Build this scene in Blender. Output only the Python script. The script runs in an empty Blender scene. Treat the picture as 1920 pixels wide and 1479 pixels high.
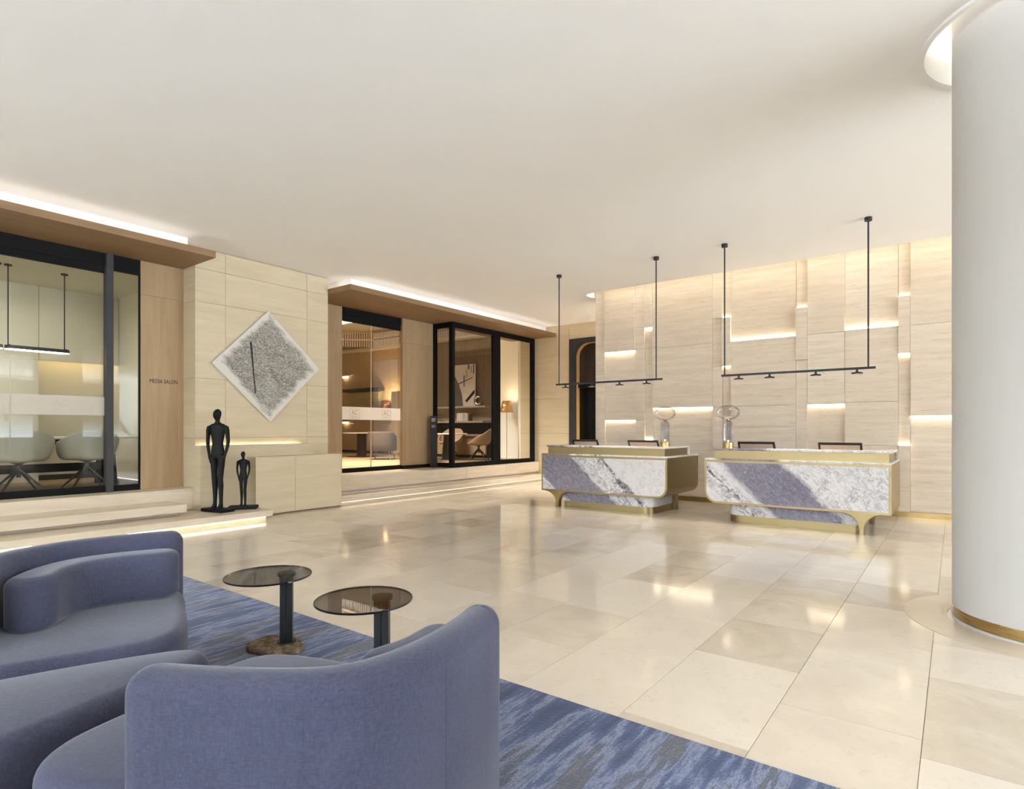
import bpy, bmesh, math, random
from mathutils import Vector, Matrix

# ------------------------------------------------------------------ scene, camera, world, exposure
SC = bpy.context.scene
COL = SC.collection
cam_d = bpy.data.cameras.new('camera')
cam_d.sensor_width = 36.0
cam_d.lens = 1103.0 / 1920.0 * 36.0
cam_d.shift_y = (805.0 - 739.5) / 1920.0
cam_d.clip_start = 0.05
cam = bpy.data.objects.new('camera', cam_d)
cam.location = (0.0, 0.0, 1.30)
cam.rotation_euler = (math.radians(90), 0, math.radians(37))
COL.objects.link(cam)
SC.camera = cam
SC.view_settings.view_transform = 'Standard'
SC.view_settings.look = 'None'
SC.view_settings.gamma = 1.0
SC.view_settings.use_curve_mapping = False
SC.view_settings.exposure = 0.82
SC.cycles.use_denoising = True
SC.cycles.max_bounces = 8
SC.cycles.diffuse_bounces = 5
SC.cycles.glossy_bounces = 4
SC.cycles.transparent_max_bounces = 16
SC.cycles.sample_clamp_indirect = 6.0
SC.cycles.caustics_reflective = False
SC.cycles.caustics_refractive = False

world = bpy.data.worlds.new('daylight')
SC.world = world
world.use_nodes = True
world.node_tree.nodes['Background'].inputs[0].default_value = (0.86, 0.93, 1.0, 1)
world.node_tree.nodes['Background'].inputs[1].default_value = 1.0


def area(name, loc, rot, sx, sy, watts, col=(1, 1, 1), spread=180):
    d = bpy.data.lights.new(name, 'AREA')
    d.shape = 'RECTANGLE'
    d.size, d.size_y = sx, sy
    d.energy = watts
    d.color = col
    d.spread = math.radians(spread)
    o = bpy.data.objects.new(name, d)
    o.location = loc
    o.rotation_euler = rot
    COL.objects.link(o)
    return o


# daylight entering through the big windows behind the camera and on the right of the lobby
# (lamps added, tilted up and narrowed so the brightened ceiling lights the lobby)
area('uplight_back_windows', (-2.5, -12.6, 1.5), (math.radians(158), 0, 0), 13.0, 2.6, 6600, (0.68, 0.835, 1.0), 126)
area('uplight_side_windows', (17.6, 5.8, 1.5), (math.radians(154), 0, math.radians(90)), 13.6, 2.6, 8600, (0.68, 0.835, 1.0), 132)
# added fill lamp hidden behind the reception wall, brightens the far end
area('lift_lobby_fill', (-4.3, 11.85, 3.93), (0, 0, 0), 3.0, 0.9, 170, (1.0, 0.95, 0.86), 120)
# added unseen fill lamps to brighten the glazed meeting room and the lounge
area('salon_fill', (-10.6, 1.9, 3.55), (0, 0, 0), 1.6, 3.4, 15, (1.0, 0.94, 0.82), 140)
area('lounge_fill', (-12.0, 9.3, 4.68), (0, 0, 0), 3.0, 2.4, 520, (1.0, 0.95, 0.88), 120)


def rgb(r, g, b):
    f = lambda c: (c / 255 / 12.92) if c <= 10.3 else ((c / 255 + 0.055) / 1.055) ** 2.4
    return (f(r), f(g), f(b), 1.0)


# ------------------------------------------------------------------ material helpers
class NT:
    def __init__(self, name):
        self.m = bpy.data.materials.new(name)
        self.m.use_nodes = True
        self.t = self.m.node_tree
        self.t.nodes.clear()
        self.out = self.n('ShaderNodeOutputMaterial')

    def n(self, typ, **kw):
        x = self.t.nodes.new(typ)
        for k, v in kw.items():
            setattr(x, k, v)
        return x

    def l(self, a, b):
        self.t.links.new(a, b)

    def val(self, sock, v):
        if isinstance(v, bpy.types.NodeSocket):
            self.l(v, sock)
        else:
            sock.default_value = v

    def math(self, op, a, b=0.0, c=None):
        x = self.n('ShaderNodeMath', operation=op)
        self.val(x.inputs[0], a)
        self.val(x.inputs[1], b)
        if c is not None:
            self.val(x.inputs[2], c)
        return x.outputs[0]

    def ramp(self, fac, stops, interp='LINEAR'):
        r = self.n('ShaderNodeValToRGB')
        r.color_ramp.interpolation = interp
        e = r.color_ramp.elements
        while len(e) < len(stops):
            e.new(0.5)
        for i, (p, c) in enumerate(stops):
            e[i].position = p
            e[i].color = c
        self.val(r.inputs[0], fac)
        return r.outputs[0]

    def noise(self, vec, scale, detail=4, rough=0.55, dist=0.0):
        x = self.n('ShaderNodeTexNoise')
        x.inputs['Scale'].default_value = scale
        x.inputs['Detail'].default_value = detail
        x.inputs['Roughness'].default_value = rough
        x.inputs['Distortion'].default_value = dist
        self.l(vec, x.inputs['Vector'])
        return x.outputs[0]

    def pos(self, scale=(1, 1, 1), rand=0.0):
        """world position, stretched, with an offset of its own for every object"""
        g = self.n('ShaderNodeNewGeometry')
        mp = self.n('ShaderNodeMapping')
        mp.inputs['Scale'].default_value = scale
        self.l(g.outputs['Position'], mp.inputs['Vector'])
        if rand:
            oi = self.n('ShaderNodeObjectInfo')
            v = self.n('ShaderNodeVectorMath', operation='SCALE')
            v.inputs[0].default_value = (31.7 * rand, 17.3 * rand, 23.9 * rand)
            self.l(oi.outputs['Random'], v.inputs['Scale'])
            a = self.n('ShaderNodeVectorMath', operation='ADD')
            self.l(mp.outputs[0], a.inputs[0])
            self.l(v.outputs[0], a.inputs[1])
            return a.outputs[0]
        return mp.outputs[0]

    def mix(self, fac, a, b, mode='MIX'):
        x = self.n('ShaderNodeMix', data_type='RGBA', blend_type=mode)
        self.val(x.inputs[0], fac)
        self.val(x.inputs[6], a)
        self.val(x.inputs[7], b)
        return x.outputs[2]

    def pbr(self, color, rough=0.5, metal=0.0, spec=0.5, bump=None, bump_str=0.1, bump_dist=0.01, sheen=0.0, aniso=0.0):
        p = self.n('ShaderNodeBsdfPrincipled')
        self.val(p.inputs['Base Color'], color)
        self.val(p.inputs['Roughness'], rough)
        p.inputs['Metallic'].default_value = metal
        p.inputs['Specular IOR Level'].default_value = spec
        if sheen:
            p.inputs['Sheen Weight'].default_value = sheen
            p.inputs['Sheen Roughness'].default_value = 0.45
        if bump is not None:
            b = self.n('ShaderNodeBump')
            b.inputs['Strength'].default_value = bump_str
            b.inputs['Distance'].default_value = bump_dist
            self.l(bump, b.inputs['Height'])
            self.l(b.outputs[0], p.inputs['Normal'])
        self.l(p.outputs[0], self.out.inputs[0])
        return self.m


def plain(name, c, rough=0.5, metal=0.0, spec=0.5):
    t = NT(name)
    v = t.noise(t.pos((1, 1, 1)), 3.0)
    col = t.mix(t.math('MULTIPLY', v, 0.10), c, (c[0] * 0.8, c[1] * 0.8, c[2] * 0.8, 1))
    return t.pbr(col, rough, metal, spec)


def emit(name, c, s):
    t = NT(name)
    e = t.n('ShaderNodeEmission')
    e.inputs[0].default_value = c
    e.inputs[1].default_value = s
    t.l(e.outputs[0], t.out.inputs[0])
    return t.m


def pane(name, tint, refl=0.08, rough=0.0, rim=None):
    """thin sheet glass: tinted see-through plus a fresnel reflection"""
    t = NT(name)
    tr = t.n('ShaderNodeBsdfTransparent')
    tr.inputs[0].default_value = tint
    if rim is not None:
        lw = t.n('ShaderNodeLayerWeight')
        lw.inputs[0].default_value = 0.5
        t.l(t.mix(t.math('POWER', lw.outputs[1], 3.0), tint, rim), tr.inputs[0])
    gl = t.n('ShaderNodeBsdfGlossy')
    gl.inputs['Roughness'].default_value = rough
    gl.inputs[0].default_value = (1, 1, 1, 1)
    fr = t.n('ShaderNodeFresnel')
    fr.inputs[0].default_value = 1.45
    f = t.math('MULTIPLY', fr.outputs[0], refl / 0.04 * 0.5)
    f = t.math('MINIMUM', f, 0.9)
    mx = t.n('ShaderNodeMixShader')
    t.l(f, mx.inputs[0])
    t.l(tr.outputs[0], mx.inputs[1])
    t.l(gl.outputs[0], mx.inputs[2])
    t.l(mx.outputs[0], t.out.inputs[0])
    return t.m


def m_plaster(name, c):
    t = NT(name)
    a = t.noise(t.pos((1, 1, 1)), 1.4, 5)
    b = t.noise(t.pos((1, 1, 1)), 60, 3)
    col = t.mix(t.math('MULTIPLY', a, 0.18), c, (c[0] * 0.86, c[1] * 0.86, c[2] * 0.87, 1))
    return t.pbr(col, 0.75, 0, 0.2, b, 0.03, 0.004)


def m_tile():
    t = NT('polished beige limestone')
    oi = t.n('ShaderNodeObjectInfo')
    p = t.pos((1, 1, 1), 1.0)
    a = t.noise(p, 1.9, 6, 0.62, 0.8)
    b = t.noise(t.pos((1, 1, 1), 2.0), 26, 5, 0.7, 0.4)
    base = t.ramp(oi.outputs['Random'], [(0.0, rgb(190, 176, 157)), (0.16, rgb(204, 192, 175)), (0.7, rgb(212, 201, 186)), (1.0, rgb(221, 212, 199))])
    c1 = t.mix(t.ramp(a, [(0.38, (0, 0, 0, 1)), (0.68, (0.55, 0.55, 0.55, 1))]), base, rgb(228, 219, 206))
    c2 = t.mix(t.ramp(b, [(0.56, (0, 0, 0, 1)), (0.72, (0.35, 0.35, 0.35, 1))]), c1, rgb(188, 170, 148))
    r = t.math('ADD', t.math('MULTIPLY', b, 0.06), 0.07)
    return t.pbr(c2, r, 0, 0.45)


def m_travertine():
    t = NT('travertine')
    p = t.pos((0.7, 0.7, 11.0), 1.0)
    a = t.noise(p, 1.5, 8, 0.7, 0.25)
    q = t.pos((3.2, 3.2, 60.0), 1.0)
    b = t.noise(q, 1.6, 6, 0.7, 0.6)
    oi = t.n('ShaderNodeObjectInfo')
    base = t.ramp(oi.outputs['Random'], [(0, rgb(224, 210, 192)), (1, rgb(233, 221, 205))])
    c = t.mix(t.ramp(a, [(0.36, (0.55, 0.55, 0.55, 1)), (0.62, (0, 0, 0, 1))]), base, rgb(204, 186, 164))
    c = t.mix(t.ramp(b, [(0.56, (0, 0, 0, 1)), (0.72, (0.75, 0.75, 0.75, 1))]), c, rgb(168, 143, 116))
    return t.pbr(c, 0.62, 0, 0.25, b, 0.25, 0.004)


def m_stone(name, lo, hi, rough=0.5):
    t = NT(name)
    a = t.noise(t.pos((0.6, 0.6, 6.0), 1.0), 1.6, 6, 0.6, 0.7)
    b = t.noise(t.pos((2, 2, 30.0), 1.0), 2.0, 5, 0.6)
    c = t.mix(t.ramp(a, [(0.32, (0, 0, 0, 1)), (0.7, (1, 1, 1, 1))]), lo, hi)
    c = t.mix(t.math('MULTIPLY', b, 0.14), c, (lo[0] * 0.75, lo[1] * 0.73, lo[2] * 0.68, 1))
    return t.pbr(c, rough, 0, 0.35)


def m_wood(name, lo, hi, axis='Z', rough=0.5):
    t = NT(name)
    s1 = {'Z': (9, 9, 0.7), 'Y': (9, 0.7, 9), 'X': (0.7, 9, 9)}[axis]
    s2 = {'Z': (60, 60, 1.6), 'Y': (60, 1.6, 60), 'X': (1.6, 60, 60)}[axis]
    a = t.noise(t.pos(s1, 1.0), 1.2, 5, 0.6, 0.9)
    b = t.noise(t.pos(s2, 1.0), 1.3, 4, 0.6)
    c = t.mix(t.ramp(a, [(0.3, (0, 0, 0, 1)), (0.72, (1, 1, 1, 1))]), lo, hi)
    c = t.mix(t.math('MULTIPLY', b, 0.28), c, (lo[0] * 0.7, lo[1] * 0.68, lo[2] * 0.64, 1))
    return t.pbr(c, rough, 0, 0.3, b, 0.05, 0.002)


def m_brass(name, c, rough=0.28, vert=False):
    t = NT(name)
    b = t.noise(t.pos((3, 3, 160) if not vert else (160, 160, 3)), 2.0, 3)
    r = t.math('ADD', t.math('MULTIPLY', b, 0.12), rough)
    return t.pbr(c, r, 1.0, 0.5)


def m_marble(name, x0, stops, vein, vein2):
    """white marble crossed by a slanting grey-violet band and dark veins"""
    t = NT(name)
    g = t.n('ShaderNodeNewGeometry')
    s = t.n('ShaderNodeSeparateXYZ')
    t.l(g.outputs['Position'], s.inputs[0])
    x = t.math('SUBTRACT', s.outputs[0], x0)
    z = t.math('SUBTRACT', s.outputs[2], 0.26)
    y = t.math('SUBTRACT', s.outputs[1], 8.37)
    u = t.math('ADD', x, t.math('MULTIPLY', z, 1.03))
    u = t.math('ADD', u, t.math('MULTIPLY', y, 0.35))
    v = t.math('SUBTRACT', t.math('MULTIPLY', x, 0.9), z)
    cb = t.n('ShaderNodeCombineXYZ')
    t.l(t.math('MULTIPLY', u, 2.6), cb.inputs[0])
    t.l(t.math('MULTIPLY', v, 1.2), cb.inputs[1])
    t.l(y, cb.inputs[2])
    n1 = t.noise(cb.outputs[0], 1.7, 8, 0.62, 0.6)
    n2 = t.noise(cb.outputs[0], 7.0, 8, 0.7, 0.9)
    n3 = t.noise(cb.outputs[0], 24.0, 6, 0.7, 0.5)
    ud = t.math('ADD', u, t.math('MULTIPLY', t.math('SUBTRACT', n1, 0.5), 0.30))
    ud = t.math('ADD', ud, t.math('MULTIPLY', t.math('SUBTRACT', n2, 0.5), 0.16))
    band = t.ramp(t.math('DIVIDE', ud, 3.0), stops)
    white = t.mix(t.ramp(n2, [(0.5, (0, 0, 0, 1)), (0.75, (0.35, 0.35, 0.35, 1))]), rgb(236, 235, 238), rgb(196, 193, 202))
    grey = t.ramp(t.math('ADD', t.math('MULTIPLY', n2, 0.55), t.math('MULTIPLY', n3, 0.45)),
                  [(0.36, rgb(72, 69, 84)), (0.46, rgb(112, 108, 124)), (0.54, rgb(132, 128, 144)), (0.66, rgb(186, 182, 194))])
    c = t.mix(band, white, grey)
    zone = t.ramp(t.math('DIVIDE', ud, 3.0), vein)
    dark = t.ramp(t.math('DIVIDE', ud, 3.0), vein2)
    cb2 = t.n('ShaderNodeCombineXYZ')
    t.l(t.math('MULTIPLY', ud, 4.2), cb2.inputs[0])
    t.l(t.math('MULTIPLY', v, 1.5), cb2.inputs[1])
    t.l(y, cb2.inputs[2])
    for sc, w, msk, col in ((1.3, 0.030, zone, rgb(128, 124, 136)), (2.9, 0.022, zone, rgb(160, 156, 166)), (2.3, 0.075, dark, rgb(58, 56, 64))):
        n = t.noise(cb2.outputs[0], sc, 7, 0.68, 0.7)
        d = t.math('DIVIDE', t.math('ABSOLUTE', t.math('SUBTRACT', n, 0.5)), w)
        f = t.ramp(d, [(0.25, (1, 1, 1, 1)), (1.0, (0, 0, 0, 1))])
        c = t.mix(t.math('MULTIPLY', f, msk), c, col)
    return t.pbr(c, 0.16, 0, 0.5)


def m_fabric(name, lo, hi):
    t = NT(name)
    a = t.noise(t.pos((1, 1, 1)), 2.6, 5, 0.6)
    w = t.noise(t.pos((190, 190, 60)), 1.0, 3)
    w2 = t.noise(t.pos((60, 60, 220)), 1.0, 3)
    c = t.mix(t.ramp(a, [(0.3, (0, 0, 0, 1)), (0.7, (1, 1, 1, 1))]), lo, hi)
    ww = t.math('ADD', t.math('MULTIPLY', w, 0.5), t.math('MULTIPLY', w2, 0.5))
    c = t.mix(t.ramp(ww, [(0.4, (0, 0, 0, 1)), (0.62, (0.45, 0.45, 0.45, 1))]), c, (hi[0] * 1.5, hi[1] * 1.5, hi[2] * 1.4, 1))
    return t.pbr(c, 0.95, 0, 0.1, ww, 0.35, 0.004, sheen=0.22)


def m_rug():
    t = NT('blue streaked rug')
    a = t.noise(t.pos((3.6, 0.75, 1)), 1.25, 7, 0.62, 0.35)
    b = t.noise(t.pos((17, 2.1, 1)), 1.2, 6, 0.68, 0.2)
    d = t.noise(t.pos((1.3, 0.4, 1)), 1.1, 3, 0.5)
    fine = t.noise(t.pos((90, 40, 1)), 1.6, 4, 0.7)
    s = t.math('ADD', t.math('MULTIPLY', a, 0.55), t.math('MULTIPLY', b, 0.35))
    s = t.math('ADD', s, t.math('MULTIPLY', d, 0.22))
    c = t.ramp(s, [(0.42, rgb(40, 52, 86)), (0.50, rgb(58, 72, 110)), (0.54, rgb(80, 94, 132)), (0.575, rgb(140, 148, 176)), (0.61, rgb(84, 88, 106)), (0.66, rgb(112, 108, 108)), (0.72, rgb(152, 152, 164))])
    c = t.mix(t.ramp(fine, [(0.35, (0.5, 0.5, 0.5, 1)), (0.6, (0, 0, 0, 1))]), c, rgb(34, 40, 62))
    return t.pbr(c, 0.95, 0, 0.1, fine, 0.9, 0.01, sheen=0.25)


def m_scribble():
    t = NT('scribbled ink on canvas')
    tc = t.n('ShaderNodeTexCoord')
    sp = t.n('ShaderNodeSeparateXYZ')
    t.l(tc.outputs['Object'], sp.inputs[0])
    cb = t.n('ShaderNodeCombineXYZ')
    t.l(t.math('MULTIPLY', t.math('ADD', sp.outputs[1], t.math('MULTIPLY', sp.outputs[2], 0.5)), 0.7), cb.inputs[0])
    t.l(t.math('MULTIPLY', t.math('SUBTRACT', sp.outputs[2], t.math('MULTIPLY', sp.outputs[1], -0.35)), 1.5), cb.inputs[1])
    v = cb.outputs[0]
    f = None
    for sc, dist, w in ((14, 2.0, 0.026), (22, 2.4, 0.034), (36, 2.0, 0.045)):
        n = t.noise(v, sc, 3, 0.6, dist)
        line = t.math('LESS_THAN', t.math('ABSOLUTE', t.math('SUBTRACT', n, 0.5)), w)
        f = line if f is None else t.math('MAXIMUM', f, line)
    # scribble fades towards the four edges of the turned square
    e = t.math('ADD', t.math('ABSOLUTE', sp.outputs[1]), t.math('ABSOLUTE', sp.outputs[2]))
    e = t.math('ADD', e, t.math('MULTIPLY', t.noise(v, 5, 4), 0.34))
    dens = t.ramp(e, [(0.88, (1, 1, 1, 1)), (1.04, (0.05, 0.05, 0.05, 1))])
    pat = t.noise(v, 3.0, 3)
    f = t.math('MULTIPLY', f, dens)
    f = t.math('MULTIPLY', f, t.math('ADD', 0.55, t.math('MULTIPLY', pat, 0.6)))
    c = t.mix(f, rgb(216, 211, 202), rgb(74, 64, 54))
    return t.pbr(c, 0.8, 0, 0.1)


M = {}
M['ceiling'] = m_plaster('white ceiling plaster', rgb(248, 245, 241))
M['column'] = m_plaster('white column plaster', rgb(207, 205, 202))
M['cove'] = m_plaster('cove plaster', rgb(246, 244, 240))
M['tile'] = m_tile()
M['screed'] = plain('screed', rgb(190, 172, 148), 0.7)
M['inlay'] = m_stone('inlay stone', rgb(200, 188, 170), rgb(212, 201, 185), 0.2)
M['trav'] = m_travertine()
M['pier'] = m_stone('pale honed limestone', rgb(198, 182, 152), rgb(211, 196, 168), 0.55)
M['step'] = m_stone('step limestone', rgb(206, 190, 168), rgb(224, 211, 190), 0.35)
M['seam'] = plain('dark joint', rgb(120, 100, 76), 0.9)
M['wood'] = m_wood('pale oak veneer', rgb(154, 127, 94), rgb(172, 145, 110), 'Z', 0.5)
M['canopy'] = m_wood('oak veneer with painted shade', rgb(128, 100, 70), rgb(145, 115, 83), 'Y', 0.5)  # darker than the wall oak: the soffit's shade is put into the colour
M['black'] = plain('black powder coat', rgb(17, 16, 15), 0.65, 0, 0.12)
M['charcoal'] = plain('charcoal metal', rgb(56, 54, 54), 0.5, 0, 0.2)
M['lampblack'] = plain('black lamp metal', rgb(20, 20, 20), 0.5)
M['bronze'] = plain('black cast bronze', rgb(11, 11, 11), 0.6, 0.0, 0.22)
M['brass'] = m_brass('brushed brass', rgb(150, 132, 94), 0.3)
M['brass2'] = m_brass('brass skirting', rgb(184, 156, 104), 0.22)
M['glass'] = pane('clear sheet glass', (0.94, 0.95, 0.92, 1), 0.022)
M['glass_tint'] = pane('bronze tinted glass', (0.80, 0.77, 0.72, 1), 0.022)
M['glass_bay'] = pane('grey tinted glass', (0.72, 0.70, 0.67, 1), 0.022)
M['smoke'] = pane('smoked glass', (0.50, 0.49, 0.48, 1), 0.03)
M['smoke_edge'] = plain('smoked glass edge', rgb(22, 22, 22), 0.15)
M['lampglass'] = pane('pale smoked lamp glass', (0.86, 0.83, 0.80, 1), 0.05, 0.0, (0.42, 0.40, 0.38, 1))
M['lampglass2'] = pane('ribbed smoked lamp glass', (0.74, 0.73, 0.73, 1), 0.04, 0.0, (0.40, 0.39, 0.38, 1))
M['crystal'] = plain('cut crystal rods', rgb(226, 224, 226), 0.18)
M['led'] = emit('warm led strip', (1.0, 0.85, 0.60, 1), 14.0)
M['led_step'] = emit('warm step led', (1.0, 0.85, 0.60, 1), 6.0)
M['led_step2'] = emit('dim step led', (1.0, 0.85, 0.60, 1), 0.9)
M['led_slot'] = emit('wall slot led', (1.0, 0.86, 0.62, 1), 5.5)
M['led_cove'] = emit('neutral cove led', (1.0, 0.94, 0.84, 1), 3.4)
M['led_white'] = emit('pendant led', (1.0, 0.88, 0.70, 1), 9.0)
M['bulb'] = emit('lamp bulb', (1.0, 0.78, 0.48, 1), 60.0)
M['sofa'] = m_fabric('blue violet wool', rgb(51, 52, 67), rgb(63, 64, 82))
M['rug'] = m_rug()
M['scribble'] = m_scribble()
M['canvas'] = plain('canvas edge', rgb(226, 222, 214), 0.8)
M['ink'] = plain('black paint', rgb(16, 15, 15), 0.6)
M['chair'] = plain('grey green moulded shell', rgb(182, 176, 164), 0.6)
M['chair_tan'] = plain('tan upholstered shell', rgb(190, 160, 136), 0.7)
M['chair_brown'] = plain('brown upholstery', rgb(82, 70, 57), 0.85)
M['legmetal'] = plain('dark chair metal', rgb(48, 46, 44), 0.4)
M['white'] = plain('white laminate', rgb(238, 235, 228), 0.4)
M['salonwall'] = m_plaster('cream wall panels', rgb(212, 204, 186))
M['salonceil'] = m_plaster('cream room ceiling', rgb(210, 202, 182))
M['carpet'] = m_plaster('beige carpet', rgb(142, 120, 92))
M['loungewall'] = m_wood('warm lounge panelling', rgb(188, 166, 134), rgb(202, 182, 150), 'Z', 0.6)
M['rib'] = m_wood('taupe ribbed panelling', rgb(150, 134, 116), rgb(168, 152, 132), 'Z', 0.6)
M['shelf'] = m_wood('taupe shelf', rgb(168, 152, 134), rgb(186, 170, 150), 'X', 0.5)
M['curtain'] = plain('white sheer curtain', rgb(244, 240, 234), 0.9)
M['copper'] = m_brass('copper lamp shade', rgb(216, 158, 92), 0.22, True)
M['chrome'] = plain('chrome', rgb(210, 208, 206), 0.06, 1.0)
M['darkwood'] = m_wood('dark lift panelling', rgb(46, 38, 33), rgb(64, 54, 47), 'Z', 0.3)
M['liftdoor'] = plain('black lift door', rgb(18, 18, 20), 0.25, 0.6)
M['monback'] = plain('pale monitor back', rgb(214, 188, 164), 0.45)
M['frost'] = None
M['stonebase'] = None


def _frost():
    t = NT('frosted film')
    tr = t.n('ShaderNodeBsdfTransparent')
    tr.inputs[0].default_value = (1, 1, 1, 1)
    d = t.n('ShaderNodeBsdfDiffuse')
    d.inputs[0].default_value = rgb(236, 230, 222)
    tl = t.n('ShaderNodeBsdfTranslucent')
    tl.inputs[0].default_value = rgb(236, 230, 222)
    a = t.n('ShaderNodeMixShader')
    a.inputs[0].default_value = 0.45
    t.l(d.outputs[0], a.inputs[1])
    t.l(tl.outputs[0], a.inputs[2])
    b = t.n('ShaderNodeMixShader')
    b.inputs[0].default_value = 0.72
    t.l(tr.outputs[0], b.inputs[1])
    t.l(a.outputs[0], b.inputs[2])
    t.l(b.outputs[0], t.out.inputs[0])
    return t.m


M['frost'] = _frost()


def _rock():
    t = NT('rough brown stone')
    a = t.noise(t.pos((1, 1, 1)), 24, 6, 0.7)
    c = t.ramp(a, [(0.35, rgb(66, 54, 42)), (0.55, rgb(120, 102, 80)), (0.7, rgb(158, 140, 114))])
    return t.pbr(c, 0.9, 0, 0.2, a, 1.0, 0.02)


M['stonebase'] = _rock()

# ------------------------------------------------------------------ mesh helpers


def B():
    return bmesh.new()


def box(bm, x0, x1, y0, y1, z0, z1):
    x0, x1 = sorted((x0, x1))
    y0, y1 = sorted((y0, y1))
    z0, z1 = sorted((z0, z1))
    vs = [bm.verts.new(p) for p in ((x0, y0, z0), (x1, y0, z0), (x1, y1, z0), (x0, y1, z0), (x0, y0, z1), (x1, y0, z1), (x1, y1, z1), (x0, y1, z1))]
    for f in ((0, 3, 2, 1), (4, 5, 6, 7), (0, 1, 5, 4), (1, 2, 6, 5), (2, 3, 7, 6), (3, 0, 4, 7)):
        bm.faces.new([vs[i] for i in f])
    return bm


def rings(bm, rs, cap0=True, cap1=True, closed=True):
    """loft a list of equal-length closed rings of points"""
    vv = [[bm.verts.new(p) for p in r] for r in rs]
    n = len(vv[0])
    for a, b in zip(vv[:-1], vv[1:]):
        for i in range(n if closed else n - 1):
            j = (i + 1) % n
            try:
                bm.faces.new((a[i], a[j], b[j], b[i]))
            except ValueError:
                pass
    if cap0:
        bm.faces.new(list(reversed(vv[0])))
    if cap1:
        bm.faces.new(vv[-1])
    return bm


def lathe(bm, prof, cx=0, cy=0, seg=24, cap0=True, cap1=True):
    rs = []
    for r, z in prof:
        rs.append([(cx + r * math.cos(2 * math.pi * i / seg), cy + r * math.sin(2 * math.pi * i / seg), z) for i in range(seg)])
    return rings(bm, rs, cap0, cap1)


def tube(bm, pts, rad, seg=10, closed=False):
    """round bar along a polyline; rad is a number or one per point"""
    P = [Vector(p) for p in pts]
    n = len(P)
    rs = []
    up = Vector((0, 0, 1))
    for i in range(n):
        if closed:
            d = P[(i + 1) % n] - P[i - 1]
        else:
            d = P[min(i + 1, n - 1)] - P[max(i - 1, 0)]
        d.normalize()
        a = up.cross(d)
        if a.length < 1e-3:
            a = Vector((1, 0, 0)).cross(d)
        a.normalize()
        b = d.cross(a)
        r = rad[i] if isinstance(rad, (list, tuple)) else rad
        rs.append([tuple(P[i] + a * (r * math.cos(2 * math.pi * k / seg)) + b * (r * math.sin(2 * math.pi * k / seg))) for k in range(seg)])
    if closed:
        rs.append(rs[0])
        return rings(bm, rs, False, False)
    return rings(bm, rs)


def prism(bm, poly, axis, a, b):
    """extrude a closed polygon: axis 'y' takes (x,z) points, 'x' takes (y,z), 'z' takes (x,y)"""
    def P(p, t):
        return {'y': (p[0], t, p[1]), 'x': (t, p[0], p[1]), 'z': (p[0], p[1], t)}[axis]
    return rings(bm, [[P(p, a) for p in poly], [P(p, b) for p in poly]])


def obj(name, bm, mat, parent=None, bevel=0.0, smooth=False, segs=2, mods=None):
    bmesh.ops.remove_doubles(bm, verts=bm.verts, dist=1e-6)
    bmesh.ops.recalc_face_normals(bm, faces=bm.faces)
    me = bpy.data.meshes.new(name)
    bm.to_mesh(me)
    bm.free()
    if mat is not None:
        me.materials.append(mat)
    if smooth:
        for p in me.polygons:
            p.use_smooth = True
    o = bpy.data.objects.new(name, me)
    COL.objects.link(o)
    if bevel:
        m = o.modifiers.new('bevel', 'BEVEL')
        m.width = bevel
        m.segments = segs
        m.limit_method = 'ANGLE'
    if smooth:
        pass
    if parent is not None:
        adopt(o, parent)
    return o


def adopt(o, parent):
    o.parent = parent
    m = Matrix.LocRotScale(parent.location, parent.rotation_euler, parent.scale)
    q = parent.parent
    if q is not None:
        m = Matrix.LocRotScale(q.location, q.rotation_euler, q.scale) @ q_inv(parent) @ m if False else m
    o.matrix_parent_inverse = m.inverted() if q is None else Matrix.Identity(4)
    return o


def autosmooth(o, deg=35):
    me = o.data
    for p in me.polygons:
        p.use_smooth = True
    me.set_sharp_from_angle(angle=math.radians(deg))
    return o


def tag(o, label=None, cat=None, group=None, kind=None):
    if label:
        o['label'] = label
    if cat:
        o['category'] = cat
    if group:
        o['group'] = group
    if kind:
        o['kind'] = kind
    return o


def thing(name, label, cat, loc=(0, 0, 0), group=None, kind=None):
    o = bpy.data.objects.new(name, None)
    o.empty_display_size = 0.1
    o.location = loc
    COL.objects.link(o)
    return tag(o, label, cat, group, kind)


def struct(name, loc=(0, 0, 0), label=None):
    o = thing(name, label, None, loc, None, 'structure')
    return o


def copy_tree(o, parent=None):
    c = o.copy()
    COL.objects.link(c)
    if parent is not None:
        c.parent = parent
    for ch in list(o.children):
        copy_tree(ch, c)
    return c


def rbox(name, x0, x1, y0, y1, z0, z1, mat, parent=None, bevel=0.0):
    return obj(name, box(B(), x0, x1, y0, y1, z0, z1), mat, parent, bevel)


def text(name, body, size, loc, rot, mat, parent, extrude=0.001, align='LEFT', xscale=1.0):
    c = bpy.data.curves.new(name, 'FONT')
    c.body = body
    c.size = size
    c.extrude = extrude
    c.align_x = align
    c.resolution_u = 3
    c.materials.append(mat)
    o = bpy.data.objects.new(name, c)
    o.location = loc
    o.rotation_euler = rot
    o.scale = (xscale, 1, 1)
    COL.objects.link(o)
    bpy.context.view_layer.update()
    me = bpy.data.meshes.new_from_object(o.evaluated_get(bpy.context.evaluated_depsgraph_get()))
    COL.objects.unlink(o)
    bpy.data.objects.remove(o)
    me.name = name
    o = bpy.data.objects.new(name, me)
    o.location = loc
    o.rotation_euler = rot
    o.scale = (xscale, 1, 1)
    COL.objects.link(o)
    if parent is not None:
        o.parent = parent
        if parent.parent is None:
            o.matrix_parent_inverse = Matrix.LocRotScale(parent.location, parent.rotation_euler, parent.scale).inverted()
    return o


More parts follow.
